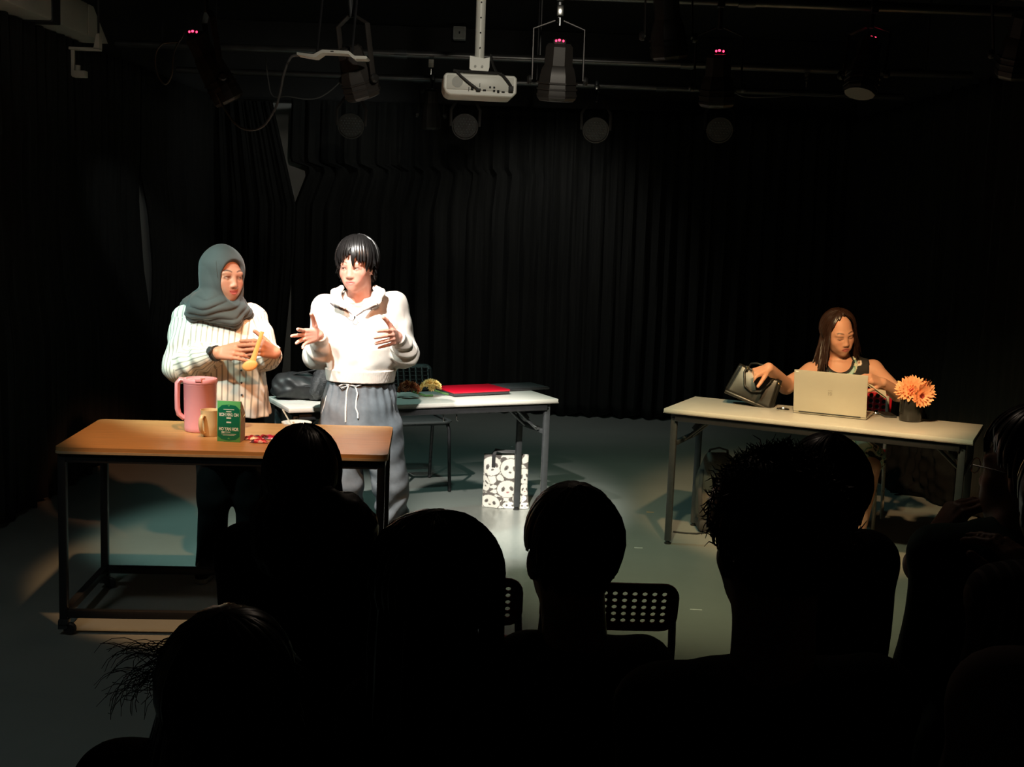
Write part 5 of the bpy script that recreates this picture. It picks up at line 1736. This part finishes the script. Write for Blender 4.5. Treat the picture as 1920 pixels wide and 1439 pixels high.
    return t
person_sweatshirt()

# ------------------------------------------------------------------ standing person with the hijab
def person_hijab():
    Y = 5.74
    J = lambda u, v, dy=0.: P(u, v, y=Y + dy)
    base = np.array([.50, .235, .15])
    t = thing('person', 'standing person in a charcoal hijab and striped cream blouse, hands joined round a wooden scoop', 'person', (J(420, 700)[0], Y, 0))
    C = J(421, 518, .0); R = rot(44, 2, 2); s = 1.0
    x = lambda u: J(u, 640)[0]
    z = lambda v: J(420, v)[2]
    F = SDF((x(315), Y - .42, z(735)), (x(540), Y + .20, z(466)), .0034)
    head_put(F, C, R, s, jaw=1.10, smile=1., nose=1.1)
    nb = J(412, 590, .04)
    F.cap(C + R @ np.array([0, .03, -.08]), nb, .054, .06, .02)
    SL, SR = J(353, 601, .05), J(472, 597, .08)
    F.cap(nb, SL, .055, .05, .04); F.cap(nb, SR, .055, .05, .04)
    F.loft([(z(730), x(425), Y + .04, .13, .09), (z(640), x(420), Y + .03, .13, .09), (z(590), x(415), Y + .04, .12, .07)], .03)
    EL, ER = J(339, 686, -.02), J(501, 668, .02)
    WL, WR = J(408, 662, -.20), J(516, 662, -.17)
    F.cap(SL, EL, .045, .04, .02); F.cap(EL, WL, .038, .027, .015)
    F.cap(SR, ER, .045, .04, .02); F.cap(ER, WR, .038, .027, .015)
    hand_put(F, WL, (.90, -.30, .10), (.25, .80, -.45), (0, -.2, 1), (.35, .55, .55, .30), .06, (.55, .35))
    hand_put(F, WR, (-.50, -.78, .30), (-.70, .55, -.2), (0, -.1, 1), (1.05, 1.15, 1.2, 1.25), .03, (.75, .35))
    V, Q = F.nets()
    col = head_col(V, C, R, s, base, lip=(.50, .10, .09), brow=(.05, .03, .025), blush=.35, smile=1.)
    mesh_from('body', V, Q, M['skin'], t, col)
    eyes(t, C, R, s, gaze=(.45, -1, .05))
    # hijab
    H = SDF((x(325), Y - .26, z(632)), (x(520), Y + .28, z(452)), .0042)
    T = lambda p: C + R @ np.array(p)
    H.ell(T((0, .030, .028)), (.098, .130, .118), R, .01)
    H.ell(T((0, .02, -.06)), (.086, .095, .085), R, .05)
    H.cap(T((0, .02, -.08)), J(415, 585, .04), .085, .10, .05)
    for i, (u, v, dy, a, b, r, tl) in enumerate(((410, 560, .0, .088, .088, .024, 20), (409, 570, .0, .106, .10, .024, 24), (410, 580, .0, .122, .112, .024, 22), (412, 592, -.005, .136, .122, .024, 28), (416, 600, -.01, .128, .120, .026, 36))):
        H.tor(J(u, v, dy + .02), rot(25, -tl, 6), a, b, r, .014)
    H.cap(J(372, 566, .05), J(352, 572, .06), .05, .035, .05)
    H.cap(J(400, 585, -.07), J(440, 603, -.085), .05, .035, .05)
    # opening for the face
    def sag(x_, y_, z_):
        return z_ - .55 * (y_ - Y) - .22 * (x_ - x(412))
    H.foldwave(sag, .034, .0075, z(575), z(640) - .02, z(548))
    H.foldwave(lambda x_, y_, z_: .8 * x_ + .5 * y_ + .35 * z_, .05, .0022, z(505), z(560), z(480))
    H.ell(T((0, -.140, -.012)), (.073, .122, .110), R, .010, True)
    H.wrinkle(.0014, 24, 3)
    V, Q = H.nets()
    hj = mesh_from('hijab', V, Q, M['hijab'], t)
    # a fold line at the temple
    pts = [hit(H, *p_, .0005) for p_ in ((405, 482), (405, 495), (406, 508), (408, 520))]
    MB().tube(pts, [.001, .0028, .0028, .001], 6).build('fold', M['hijab'], hj, world=True)
    # blouse
    G = SDF((x(295), Y - .32, z(790)), (x(535), Y + .28, z(560)), .0048)
    G.loft([(z(776), x(432), Y + .03, .180, .150), (z(750), x(430), Y + .03, .176, .148), (z(700), x(425), Y + .03, .168, .140), (z(650), x(420), Y + .02, .172, .140), (z(618), x(415), Y + .03, .165, .120), (z(592), x(413), Y + .045, .12, .095), (z(574), x(412), Y + .05, .08, .07)], .03, fold=(.006, 11, 1, z(690), z(770)))
    segs = [(SL, EL, .088), (EL, EL + (WL - EL) * .80, .060), (SR, ER, .070), (ER, ER + (WR - ER) * .80, .05)]
    G.cap(SL, EL, .082, .082, .035, fold=(.006, 40, 0)); G.cap(EL, segs[1][1], .080, .044, .025, fold=(.010, 60, 1))
    G.cap(SR, ER, .074, .062, .035, fold=(.006, 45, 2)); G.cap(ER, segs[3][1], .062, .040, .02, fold=(.008, 70, 3))
    G.wrinkle(.0035, 16, 6)
    G.wrinkle(.0016, 45, 7)
    V, Q = G.nets()
    su = stripes_su(V, segs, x(425))
    bl = mesh_from('blouse', V, Q, M['stripe'], t, su=su)
    for v_ in (672, 695, 718, 741, 762):
        MB().lathe([(.005, -.001), (.005, .002), (.003, .003), (0, .003)], 10, c=hit(G, 452 + (v_ - 672) * .02, v_, .001), axis=(0, -1, 0)).build('button', M['dark_steel'], bl, world=True)
    # wrist watch
    d = (WL - EL) / np.linalg.norm(WL - EL)
    wt = MB().lathe([(.033, -.011), (.036, -.010), (.036, .010), (.033, .011)], 24, c=WL - d * .012, axis=d).build('watch_strap', M['rubber'], t, world=True)
    xx, yy, dd = basis(d, (0, -1, 0))
    n_ = -np.array([0, 1, 0]) * .8 + np.array([-.3, 0, .5]); n_ -= d * (n_ @ d); n_ /= np.linalg.norm(n_)
    MB().lathe([(.018, 0), (.019, .004), (.017, .009), (0, .009)], 20, c=WL - d * .012 + n_ * .034, axis=n_).build('watch_case', M['dark_steel'], wt, world=True)
    # trousers
    T_ = SDF((x(340), Y - .22, .03), (x(520), Y + .26, z(745)), .008)
    T_.loft([(z(860), x(425), Y + .03, .175, .13), (z(800), x(425), Y + .03, .18, .13), (z(750), x(425), Y + .03, .16, .12)], .03)
    kl, kr = J(403, 935, .0), J(470, 935, .02)
    al, ar = J(392, 1062, .03), J(474, 1070, .05)
    T_.cap(J(402, 830, .02), kl, .100, .078, .04); T_.cap(kl, al, .074, .066, .03)
    T_.cap(J(458, 830, .02), kr, .100, .078, .04); T_.cap(kr, ar, .074, .066, .03)
    T_.wrinkle(.003, 22, 2)
    V, Q = T_.nets(); mesh_from('trousers', V, Q, M['black_wear'], t)
    shoe(t, (al[0], Y + .04, 0), .05); shoe(t, (ar[0], Y + .06, 0), .35)
    # the wooden scoop
    a, b = J(492, 622, -.275), J(473, 680, -.285)
    t2 = thing('wooden_scoop', 'orange wooden scoop held upright in the hands of the hijab wearer', 'scoop', b)
    a = a - b
    MB().tube([a, a * .5, a * .12, np.array([-.004, 0, -.006])], [.009, .010, .013, .018], 10, flat=.45, up=(0, 1, 0)).build('handle', M['wood_tool'], t2)
    MB().ball((-.010, -.002, -.014), (.036, .010, .024), 18, 10, rot(0, 0, -20)).build('blade', M['wood_tool'], t2)
person_hijab()

# ------------------------------------------------------------------ seated woman at the right table
def person_seated():
    Y = 7.02
    J = lambda u, v, dy=0.: P(u, v, y=Y + dy)
    base = np.array([.66, .33, .21])
    x = lambda u: J(u, 690)[0]
    z = lambda v: J(1575, v)[2]
    t = thing('person', 'seated person with long brown hair and a sleeveless printed dress behind the silver laptop', 'person', (x(1580), Y + .1, 0))
    C = J(1573, 626, .0); R = rot(15, 14, -9); s = 1.0
    F = SDF((x(1392), Y - .52, z(742)), (x(1712), Y + .20, z(588)), .0036)
    head_put(F, C, R, s, closed=True, jaw=1.06)
    nb = J(1580, 692, .05)
    F.cap(C + R @ np.array([0, .03, -.07]), nb, .054, .062, .02)
    SL, SR = J(1522, 698, .05), J(1636, 694, .03)
    F.cap(nb, SL, .048, .052, .05); F.cap(nb, SR, .048, .052, .05)
    F.loft([(z(742), x(1580), Y + .03, .13, .09), (z(712), x(1579), Y + .03, .145, .095), (z(692), x(1579), Y + .04, .13, .07), (z(680), x(1579), Y + .05, .07, .05)], .04)
    EL, ER = J(1474, 724, -.04), J(1687, 742, -.16)
    WL, WR = J(1441, 690, -.29), J(1655, 718, -.26)
    F.cap(SL, EL, .052, .047, .03); F.cap(EL, WL, .046, .029, .015)
    F.cap(SR, ER, .055, .043, .03); F.cap(ER, WR, .042, .028, .015)
    hand_put(F, WL, (-.80, -.28, -.28), (.10, .35, -.85), (.1, -1, .1), (.75, .75, .8, .8), .04, (.5, .4))
    hand_put(F, WR, (-.85, -.35, .28), (-.1, .6, -.75), (-.2, -.6, .6), (.5, .5, .6, .6), .05, (.6, .4))
    V, Q = F.nets()
    col = head_col(V, C, R, s, base, lip=(.52, .13, .11), brow=(.035, .02, .014), blush=.2, closed=True)
    # painted red nails
    mesh_from('body', V, Q, M['skin'], t, col)
    # dress
    D0 = SDF((x(1495), Y - .45, .30), (x(1668), Y + .26, z(664)), .005)
    D0.loft([(.46, x(1588), Y + .12, .17, .13), (.56, x(1586), Y + .10, .155, .115), (z(740), x(1580), Y + .04, .140, .100), (z(712), x(1579), Y + .03, .152, .105), (z(692), x(1579), Y + .04, .145, .082), (z(678), x(1579), Y + .05, .115, .058), (z(670), x(1579), Y + .055, .10, .04)], .02)
    D0.cap(nb, SL, .058, .060, .04); D0.cap(nb, SR, .058, .062, .04)
    SC_ = (J(1577, 672, -.05), np.array([.080, .15, .084]))
    D0.ell(SC_[0], SC_[1], rot(0, 0, -3), .004, True)
    AH = ((SL + np.array([-.015, 0, .0]), np.array([.062, .10, .085])), (SR + np.array([.018, 0, 0]), np.array([.062, .10, .085])))
    for c_, r_ in AH:
        D0.ell(c_, r_, rot(), .004, True)
    D0.cap((x(1568), Y + .1, .50), (x(1555) - .05, Y - .34, .50), .095, .080, .03); D0.cap((x(1606), Y + .1, .50), (x(1618), Y - .30, .50), .095, .080, .03)
    V, Q = D0.nets()
    q = lambda c_, r_: np.linalg.norm((V - c_) / r_, axis=1)
    a_, b_, c_ = V[:, 0] - x(1580), V[:, 1], V[:, 2]
    n1 = np.sin(60 * a_ + 40 * c_ + 2 * np.sin(50 * c_)) + np.sin(75 * c_ - 30 * a_ + 2 * np.sin(60 * a_))
    n2 = np.sin(95 * c_ + 35 * a_ + 2 * np.sin(40 * a_ + 2))
    col = np.tile(np.array([.62, .62, .45]), (len(V), 1))
    col[n1 > .55] = (.10, .30, .20)
    col[n1 > 1.1] = (.45, .62, .55)
    col[(n1 < -.7)] = (.018, .016, .015)
    col[(n2 > .8) & (n1 < .2)] = (.02, .02, .02)
    fl = ((1540, 678, .010), (1535, 688, .013), (1610, 680, .016))
    side = (V[:, 2] > z(712)) & (np.abs(a_) > .085)
    col[side] = (.02, .018, .016)
    for (u, v, r) in fl:
        c2 = J(u, v)
        dd = np.hypot(V[:, 0] - c2[0], V[:, 2] - c2[2])
        col[dd < r] = (.85, .72, .60); col[dd < r * .35] = (.35, .14, .08)
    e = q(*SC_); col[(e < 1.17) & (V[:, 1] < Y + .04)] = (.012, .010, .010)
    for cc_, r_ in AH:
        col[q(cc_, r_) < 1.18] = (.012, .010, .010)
    mesh_from('dress', V, Q, M['attr'], t, col)
    # legs below the hem
    L_ = SDF((x(1500), Y - .45, .0), (x(1690), Y + .1, .56), .008)
    for kx, fx in ((x(1555) - .05, x(1560) - .05), (x(1612), x(1606))):
        L_.cap((kx, Y - .36, .47), (fx, Y - .30, .10), .055, .038, .02)
    V, Q = L_.nets()
    mesh_from('legs', V, Q, M['skin'], t, np.tile(base, (len(V), 1)))
    for fx in (x(1560) - .05, x(1606)):
        shoe(t, (fx, Y - .28, 0), 0, .23)
    eb = C + R @ np.array([-.078, -.0, -.042])
    MB().ball(eb, .006, 10, 8).build('earring', M['white_ceramic'], t, world=True)
    HC = C + R @ np.array([0, .018, .034])
    def endel(a):
        q_ = min(a, 360 - a)
        return float(np.interp(q_, [0, 30, 48, 60, 80, 120, 180], [74, 62, 30, 2, -20, -32, -38]))
    locks('hair', M['hair_brown'], t, HC, R, (.088, .101, .098), 460, (8, 78), endel, lambda a: (.20 if 52 < a < 308 else .0) * (1 if a > 180 else .85), r0=.0062, wave=(.016, 26), seed=5, lift=.12, side_out=.030, tipw=.3)
    # paper card held in the bent hand
    a, b = J(1627, 713, -.30), J(1661, 738, -.27)
    t2 = thing('paper_card', 'cream folded paper held by the seated person beside the silver laptop', 'paper', (a + b) / 2)
    d = (b - a); L = np.linalg.norm(d)
    xx, yy, zz = basis(d, (0, -.6, 1))
    Rm = Matrix(np.stack([zz, xx, yy], 1).tolist())
    t2.rotation_euler = Rm.to_euler()
    MB().box((0, 0, .001), (L, .075, .0014)).build('leaf', M['card_white'], t2)
    MB().box((0, .002, -.006), (L, .074, .0014), 0, Matrix.Rotation(.12, 3, 'X')).build('leaf', M['card_white'], t2)
person_seated()

# ------------------------------------------------------------------ audience, seen from behind
def audience(label, u, v, d, hair, shl, shr, s=1., yaw=0., lean=0., cloth='aud', skin=(.30, .17, .12), extra=None, headdrop=0., roll=0., arms=True, seat=.46, pitch=0.):
    """u, v = head centre (eye level); shl, shr = shoulder points (u, v); all at depth d"""
    J = lambda a, b, dy=0.: P(a, b, y=d + dy)
    C = J(u, v)
    t = thing('person', label, 'person', (C[0], d, 0))
    R = rot(180 + yaw, pitch, roll)
    SL, SR = J(*shl, .0), J(*shr, .0)
    nb = (SL + SR) / 2 + np.array([0, -.03, .045])
    nb[0] = nb[0] * .5 + C[0] * .5
    lo = np.minimum.reduce([C - .16, SL, SR]); hi = np.maximum.reduce([C + .16, SL, SR])
    F = SDF((C[0] - .17, d - .2, min(SL[2], SR[2]) - .10), (C[0] + .17, d + .2, C[2] + .16), .006)
    head_put(F, C, R, s)
    F.cap(C + R @ np.array([0, .03, -.06]), nb, .056 * s, .062, .02)
    F.loft([(min(SL[2], SR[2]) - .10, nb[0], d - .02, .11, .08), (nb[2], nb[0], d - .02, .07, .06)], .03)
    V, Q = F.nets()
    mesh_from('body', V, Q, M['skin'], t, head_col(V, C, R, s, skin))
    # clothed torso, arms and legs in one garment field, seated
    ms = (SL + SR) / 2
    G = SDF((min(SL[0], SR[0]) - .20, d - .24, .04), (max(SL[0], SR[0]) + .20, d + .68, max(SL[2], SR[2], nb[2]) + .08), .011)
    hw = abs(SR[0] - SL[0]) / 2
    G.loft([(seat - .04, ms[0], d, .19, .14), (seat + .12, ms[0], d + .0, .17, .125), (ms[2] - .22, ms[0], d - .02, hw * .92, .125), (ms[2] - .06, ms[0], d - .03, hw * .95, .11), (ms[2] + .0, ms[0], d - .03, hw * .72, .085), (nb[2] - .005, nb[0], d - .03, .075, .07)], .04)
    for S_, sg in ((SL, -1), (SR, 1)):
        G.cap(nb + np.array([0, 0, -.03]), S_, .06, .062, .05)
        E_ = S_ + np.array([sg * .01, .04, -.27]); W_ = np.array([ms[0] + sg * .10, d + .22, seat + .16])
        if arms:
            G.cap(S_, E_, .062, .052, .03); G.cap(E_, W_, .052, .040, .02)
        H_ = np.array([ms[0] + sg * .09, d + .03, seat + .03]); K_ = np.array([ms[0] + sg * .11, d + .29, seat + .02])
        G.cap(H_, K_, .095, .075, .03); G.cap(K_, np.array([ms[0] + sg * .11, d + .27, .12]), .064, .052, .02)
    G.wrinkle(.005, 14, int(u))
    V, Q = G.nets()
    mesh_from('clothes', V, Q, M[cloth], t)
    HC = C + R @ (np.array([0, .018, .034]) * s)
    hair(t, HC, R, s)
    if extra:
        extra(t, C, R, d, J, SL, SR)
    return t
def short_end(a):
    q = min(a, 360 - a)
    return float(np.interp(q, [0, 40, 70, 95, 120, 180], [35, 25, 5, -12, -40, -52]))
def h_long(t, HC, R, s):
    locks('hair', M['hair_brown'], t, HC, R, (.078 * s, .098 * s, .098 * s), 420, (0, 80), lambda a: float(np.interp(min(a, 360 - a), [0, 50, 75, 120, 180], [30, 20, -10, -25, -30])), lambda a: (.30 if 48 < a < 312 else .0), r0=.0062, wave=(.006, 22), seed=1, lift=.10, side_out=.040)
def h_bob(t, HC, R, s):
    locks('hair', M['hair_black'], t, HC, R, (.106 * s, .112 * s, .105 * s), 460, (180, 85), lambda a: float(np.interp(min(a, 360 - a), [0, 50, 75, 120, 180], [30, 10, -15, -25, -30])), lambda a: (.20 if 55 < a < 305 else .0), r0=.007, wave=(.004, 20), seed=2, lift=.12, side_out=.012)
def h_short(t, HC, R, s):
    locks('hair', M['hair_soft'], t, HC, R, (.081 * s, .098 * s, .096 * s), 420, (180, 78), short_end, lambda a: .018, r0=.006, seed=4, lift=.09)
def h_round(t, HC, R, s):
    locks('hair', M['hair_black'], t, HC, R, (.086 * s, .102 * s, .098 * s), 360, (180, 82), short_end, lambda a: .03, r0=.0065, seed=6, lift=.10)
def h_curly(t, HC, R, s):
    locks('hair', M['hair_soft'], t, HC, R, (.092 * s, .106 * s, .100 * s), 260, (180, 85), short_end, None, r0=.0075, seed=7, lift=.10)
    g = np.random.default_rng(3)
    b = MB()
    for i in range(2600):
        az = g.uniform(0, 2 * PI); el = g.uniform(math.radians(short_end(math.degrees(az) % 360)) + .15, PI / 2)
        dv = np.array([math.sin(az) * math.cos(el), -math.cos(az) * math.cos(el), math.sin(el)])
        p0 = HC + R @ (dv * np.array([.096, .111, .105]) * s)
        n = R @ dv
        x, y, n = basis(n)
        ph = g.uniform(0, 6); r = g.uniform(.002, .006); L = g.uniform(.007, .015) * (1.7 if g.random() < .08 else 1)
        tw = g.normal(size=3) * .007
        pts = [p0 + n * L * q + (x * math.cos(ph + 7 * q) + y * math.sin(ph + 7 * q)) * r * (.3 + q) + tw * q * q for q in np.linspace(0, 1, 6)]
        b.tube(pts, [.0017, .0016, .0015, .0013, .0009, .0004], 4)
    b.build('curls', M['hair_soft'], t, world=True, kind='stuff')
def hood(t, C, R, d, J, SL, SR):
    F = SDF((C[0] - .24, d - .30, C[2] - .36), (C[0] + .24, d + .12, C[2] + .02), .007)
    F.tor(J(590, 985, -.05), rot(0, -55, 0), .10, .075, .034, .02)
    F.ell(J(588, 1030, -.09), (.13, .05, .10), rot(0, -10, 0), .04)
    F.wrinkle(.0035, 70, 3)
    V, Q = F.nets()
    mesh_from('hood', V, Q, M['hair_soft'], t)
audience('long-haired audience member in a dark hooded jacket, before the wooden table', 567, 910, 2.60, h_long, (462, 1040), (684, 1036), .94, extra=hood)
audience('audience member with a round dark bob, in the row behind the long-haired head', 816, 1110, 2.04, h_bob, (700, 1340), (910, 1340), .945)
def none(*a): pass
audience('audience member with short brown-black hair, seated between the two red chairs', 1068, 1040, 2.32, h_short, (992, 1250), (1200, 1250), 1.04, yaw=14, skin=(.25, .13, .09))
audience('tall audience member with bushy curly hair, blocking the view of the folding table', 1446, 1026, 1.74, h_curly, (1240, 1330), (1640, 1315), .98, yaw=10, skin=(.25, .13, .09))
audience('audience member with a round dark head beyond the curly-haired person', 1545, 926, 2.55, h_round, (1455, 1062), (1630, 1052), .92)
def glasses(t, C, R, d, J, SL, SR):
    T = lambda p: C + R @ np.array(p)
    g = MB()
    for q in (-1, 1):
        MB().tube([T((q * .033 + .021 * math.cos(a), -.103, .0 + .016 * math.sin(a))) for a in np.linspace(0, 2 * PI, 21)[:-1]], .0016, 6, closed=True).build('glasses_rim', M['chrome'], t, world=True)
        MB().tube([T((q * .054, -.098, .004)), T((q * .074, -.04, .006)), T((q * .078, .02, .0)), T((q * .074, .035, -.02))], .0016, 6).build('glasses_arm', M['chrome'], t, world=True)
    F = SDF((C[0] - .40, d - .1, C[2] - .30), (C[0] + .02, d + .28, C[2] + .02), .005)
    W_ = J(1750, 1012, .10)
    F.cap(J(1732, 1060, .06), W_, .045, .030, .02)
    hand_put(F, W_, (.45, -.1, .75), (.6, .2, -.4), (0, -1, .2), (.9, 1.0, 1.0, 1.0), .03, (.6, .3))
    V, Q = F.nets()
    mesh_from('hand', V, Q, M['skin'], t, np.tile(np.array([.30, .17, .12]), (len(V), 1)))
audience('audience member with glasses and a dark green top, one hand raised, at the right', 1930, 886, 2.55, h_round, (1762, 1040), (2010, 1020), 1.04, yaw=42, cloth='aud_green', skin=(.42, .24, .17), extra=glasses)
def h_messy(t, HC, R, s):
    locks('hair', M['hair_black'], t, HC, R, (.088 * s, .104 * s, .1 * s), 360, (180, 80), lambda a: float(np.interp(min(a, 360 - a), [0, 50, 75, 120, 180], [30, 20, -10, -25, -30])), lambda a: (.10 if 62 < a < 298 else .02), r0=.0065, wave=(.010, 30), seed=11, lift=.14, side_out=.02)
    b = MB(); g = np.random.default_rng(5)
    J = lambda a, c, dy=0.: P(a, c, y=1.70 + dy)
    for i in range(70):
        st = J(g.uniform(320, 380), g.uniform(1190, 1290), g.uniform(-.04, .04))
        e = J(g.uniform(185, 290), g.uniform(1215, 1345), g.uniform(-.05, .05))
        m_ = (st + e) / 2 + np.array([0, 0, g.uniform(.0, .035)])
        ph = g.uniform(0, 6)
        pts = []
        for q in np.linspace(0, 1, 12):
            p_ = st * (1 - q) ** 2 + 2 * q * (1 - q) * m_ + e * q * q
            pts.append(p_ + np.array([math.cos(ph + 9 * q), 0, math.sin(ph + 9 * q)]) * .012 * q)
        b.tube(pts, [.0011 - .0006 * k / 11 for k in range(12)], 4)
    b.build('loose_curls', M['hair_soft'], t, world=True, kind='stuff')
audience('audience member with loose curls flying out at the lower left corner', 432, 1312, 1.70, h_messy, (232, 1470), (600, 1475), .95, yaw=-6)
audience('audience member in a dusty pink top, only a shoulder showing at the lower right corner', 2080, 1240, 1.30, h_round, (1895, 1330), (2260, 1340), 1.0, cloth='aud_pink')
def pen(t, C, R, d, J, SL, SR): pass
audience('audience member in a striped top at the right edge, behind the green top', 2010, 960, 2.05, h_round, (1888, 1130), (2130, 1130), 1.0, cloth='aud_stripe') if 0 else None
M['aud_stripe'] = mat('dark_striped_sleeve', (.05, .045, .045), .85, noise=.2, nscale=20)
def stripes_(m):
    nt = m.node_tree; b = nt.nodes['Principled BSDF']
    tc = nt.nodes.new('ShaderNodeTexCoord'); w = nt.nodes.new('ShaderNodeTexWave')
    w.inputs['Scale'].default_value = 16; w.wave_type = 'BANDS'; w.bands_direction = 'X'
    r = nt.nodes.new('ShaderNodeValToRGB')
    r.color_ramp.elements[0].position = .75; r.color_ramp.elements[0].color = (.02, .016, .018, 1)
    r.color_ramp.elements[1].position = .85; r.color_ramp.elements[1].color = (.16, .14, .14, 1)
    nt.links.new(tc.outputs['Object'], w.inputs['Vector']); nt.links.new(w.outputs['Fac'], r.inputs['Fac']); nt.links.new(r.outputs['Color'], b.inputs['Base Color'])
stripes_(M['aud_stripe'])
def forearm(t, C, R, d, J, SL, SR):
    F = SDF((J(1860, 1100)[0], d - .05, J(1900, 1230)[2]), (J(2060, 1100)[0], d + .30, J(1900, 1000)[2]), .006)
    F.cap(J(1985, 1210, .10), J(1940, 1128, .12), .045, .034, .02)
    hand_put(F, J(1940, 1128, .12), (-.25, .4, .85), (-.3, .7, -.5), (-1, 0, 0), (.9, .9, 1., 1.), .03, (.6, .3))
    V, Q = F.nets()
    mesh_from('hand', V, Q, M['skin'], t, np.tile(np.array([.30, .17, .12]), (len(V), 1)))
audience('audience member in a dark striped top, cut by the right edge, holding a white stick', 2010, 960, 2.05, h_round, (1888, 1130), (2130, 1130), 1.0, cloth='aud_stripe', extra=forearm)
a, b = P(1893, 1023, y=2.22), P(1926, 1044, y=2.20)
t = thing('white_stick', 'thin white stick held up at the right edge of the picture', 'stick', (a + b) / 2)
MB().tube([a - (a + b) / 2, b - (a + b) / 2], [.0045, .004], 8).build('shaft', M['white_plastic'], t)
MB().ball(a - (a + b) / 2, .005, 8, 6).build('tip', M['white_ceramic'], t)
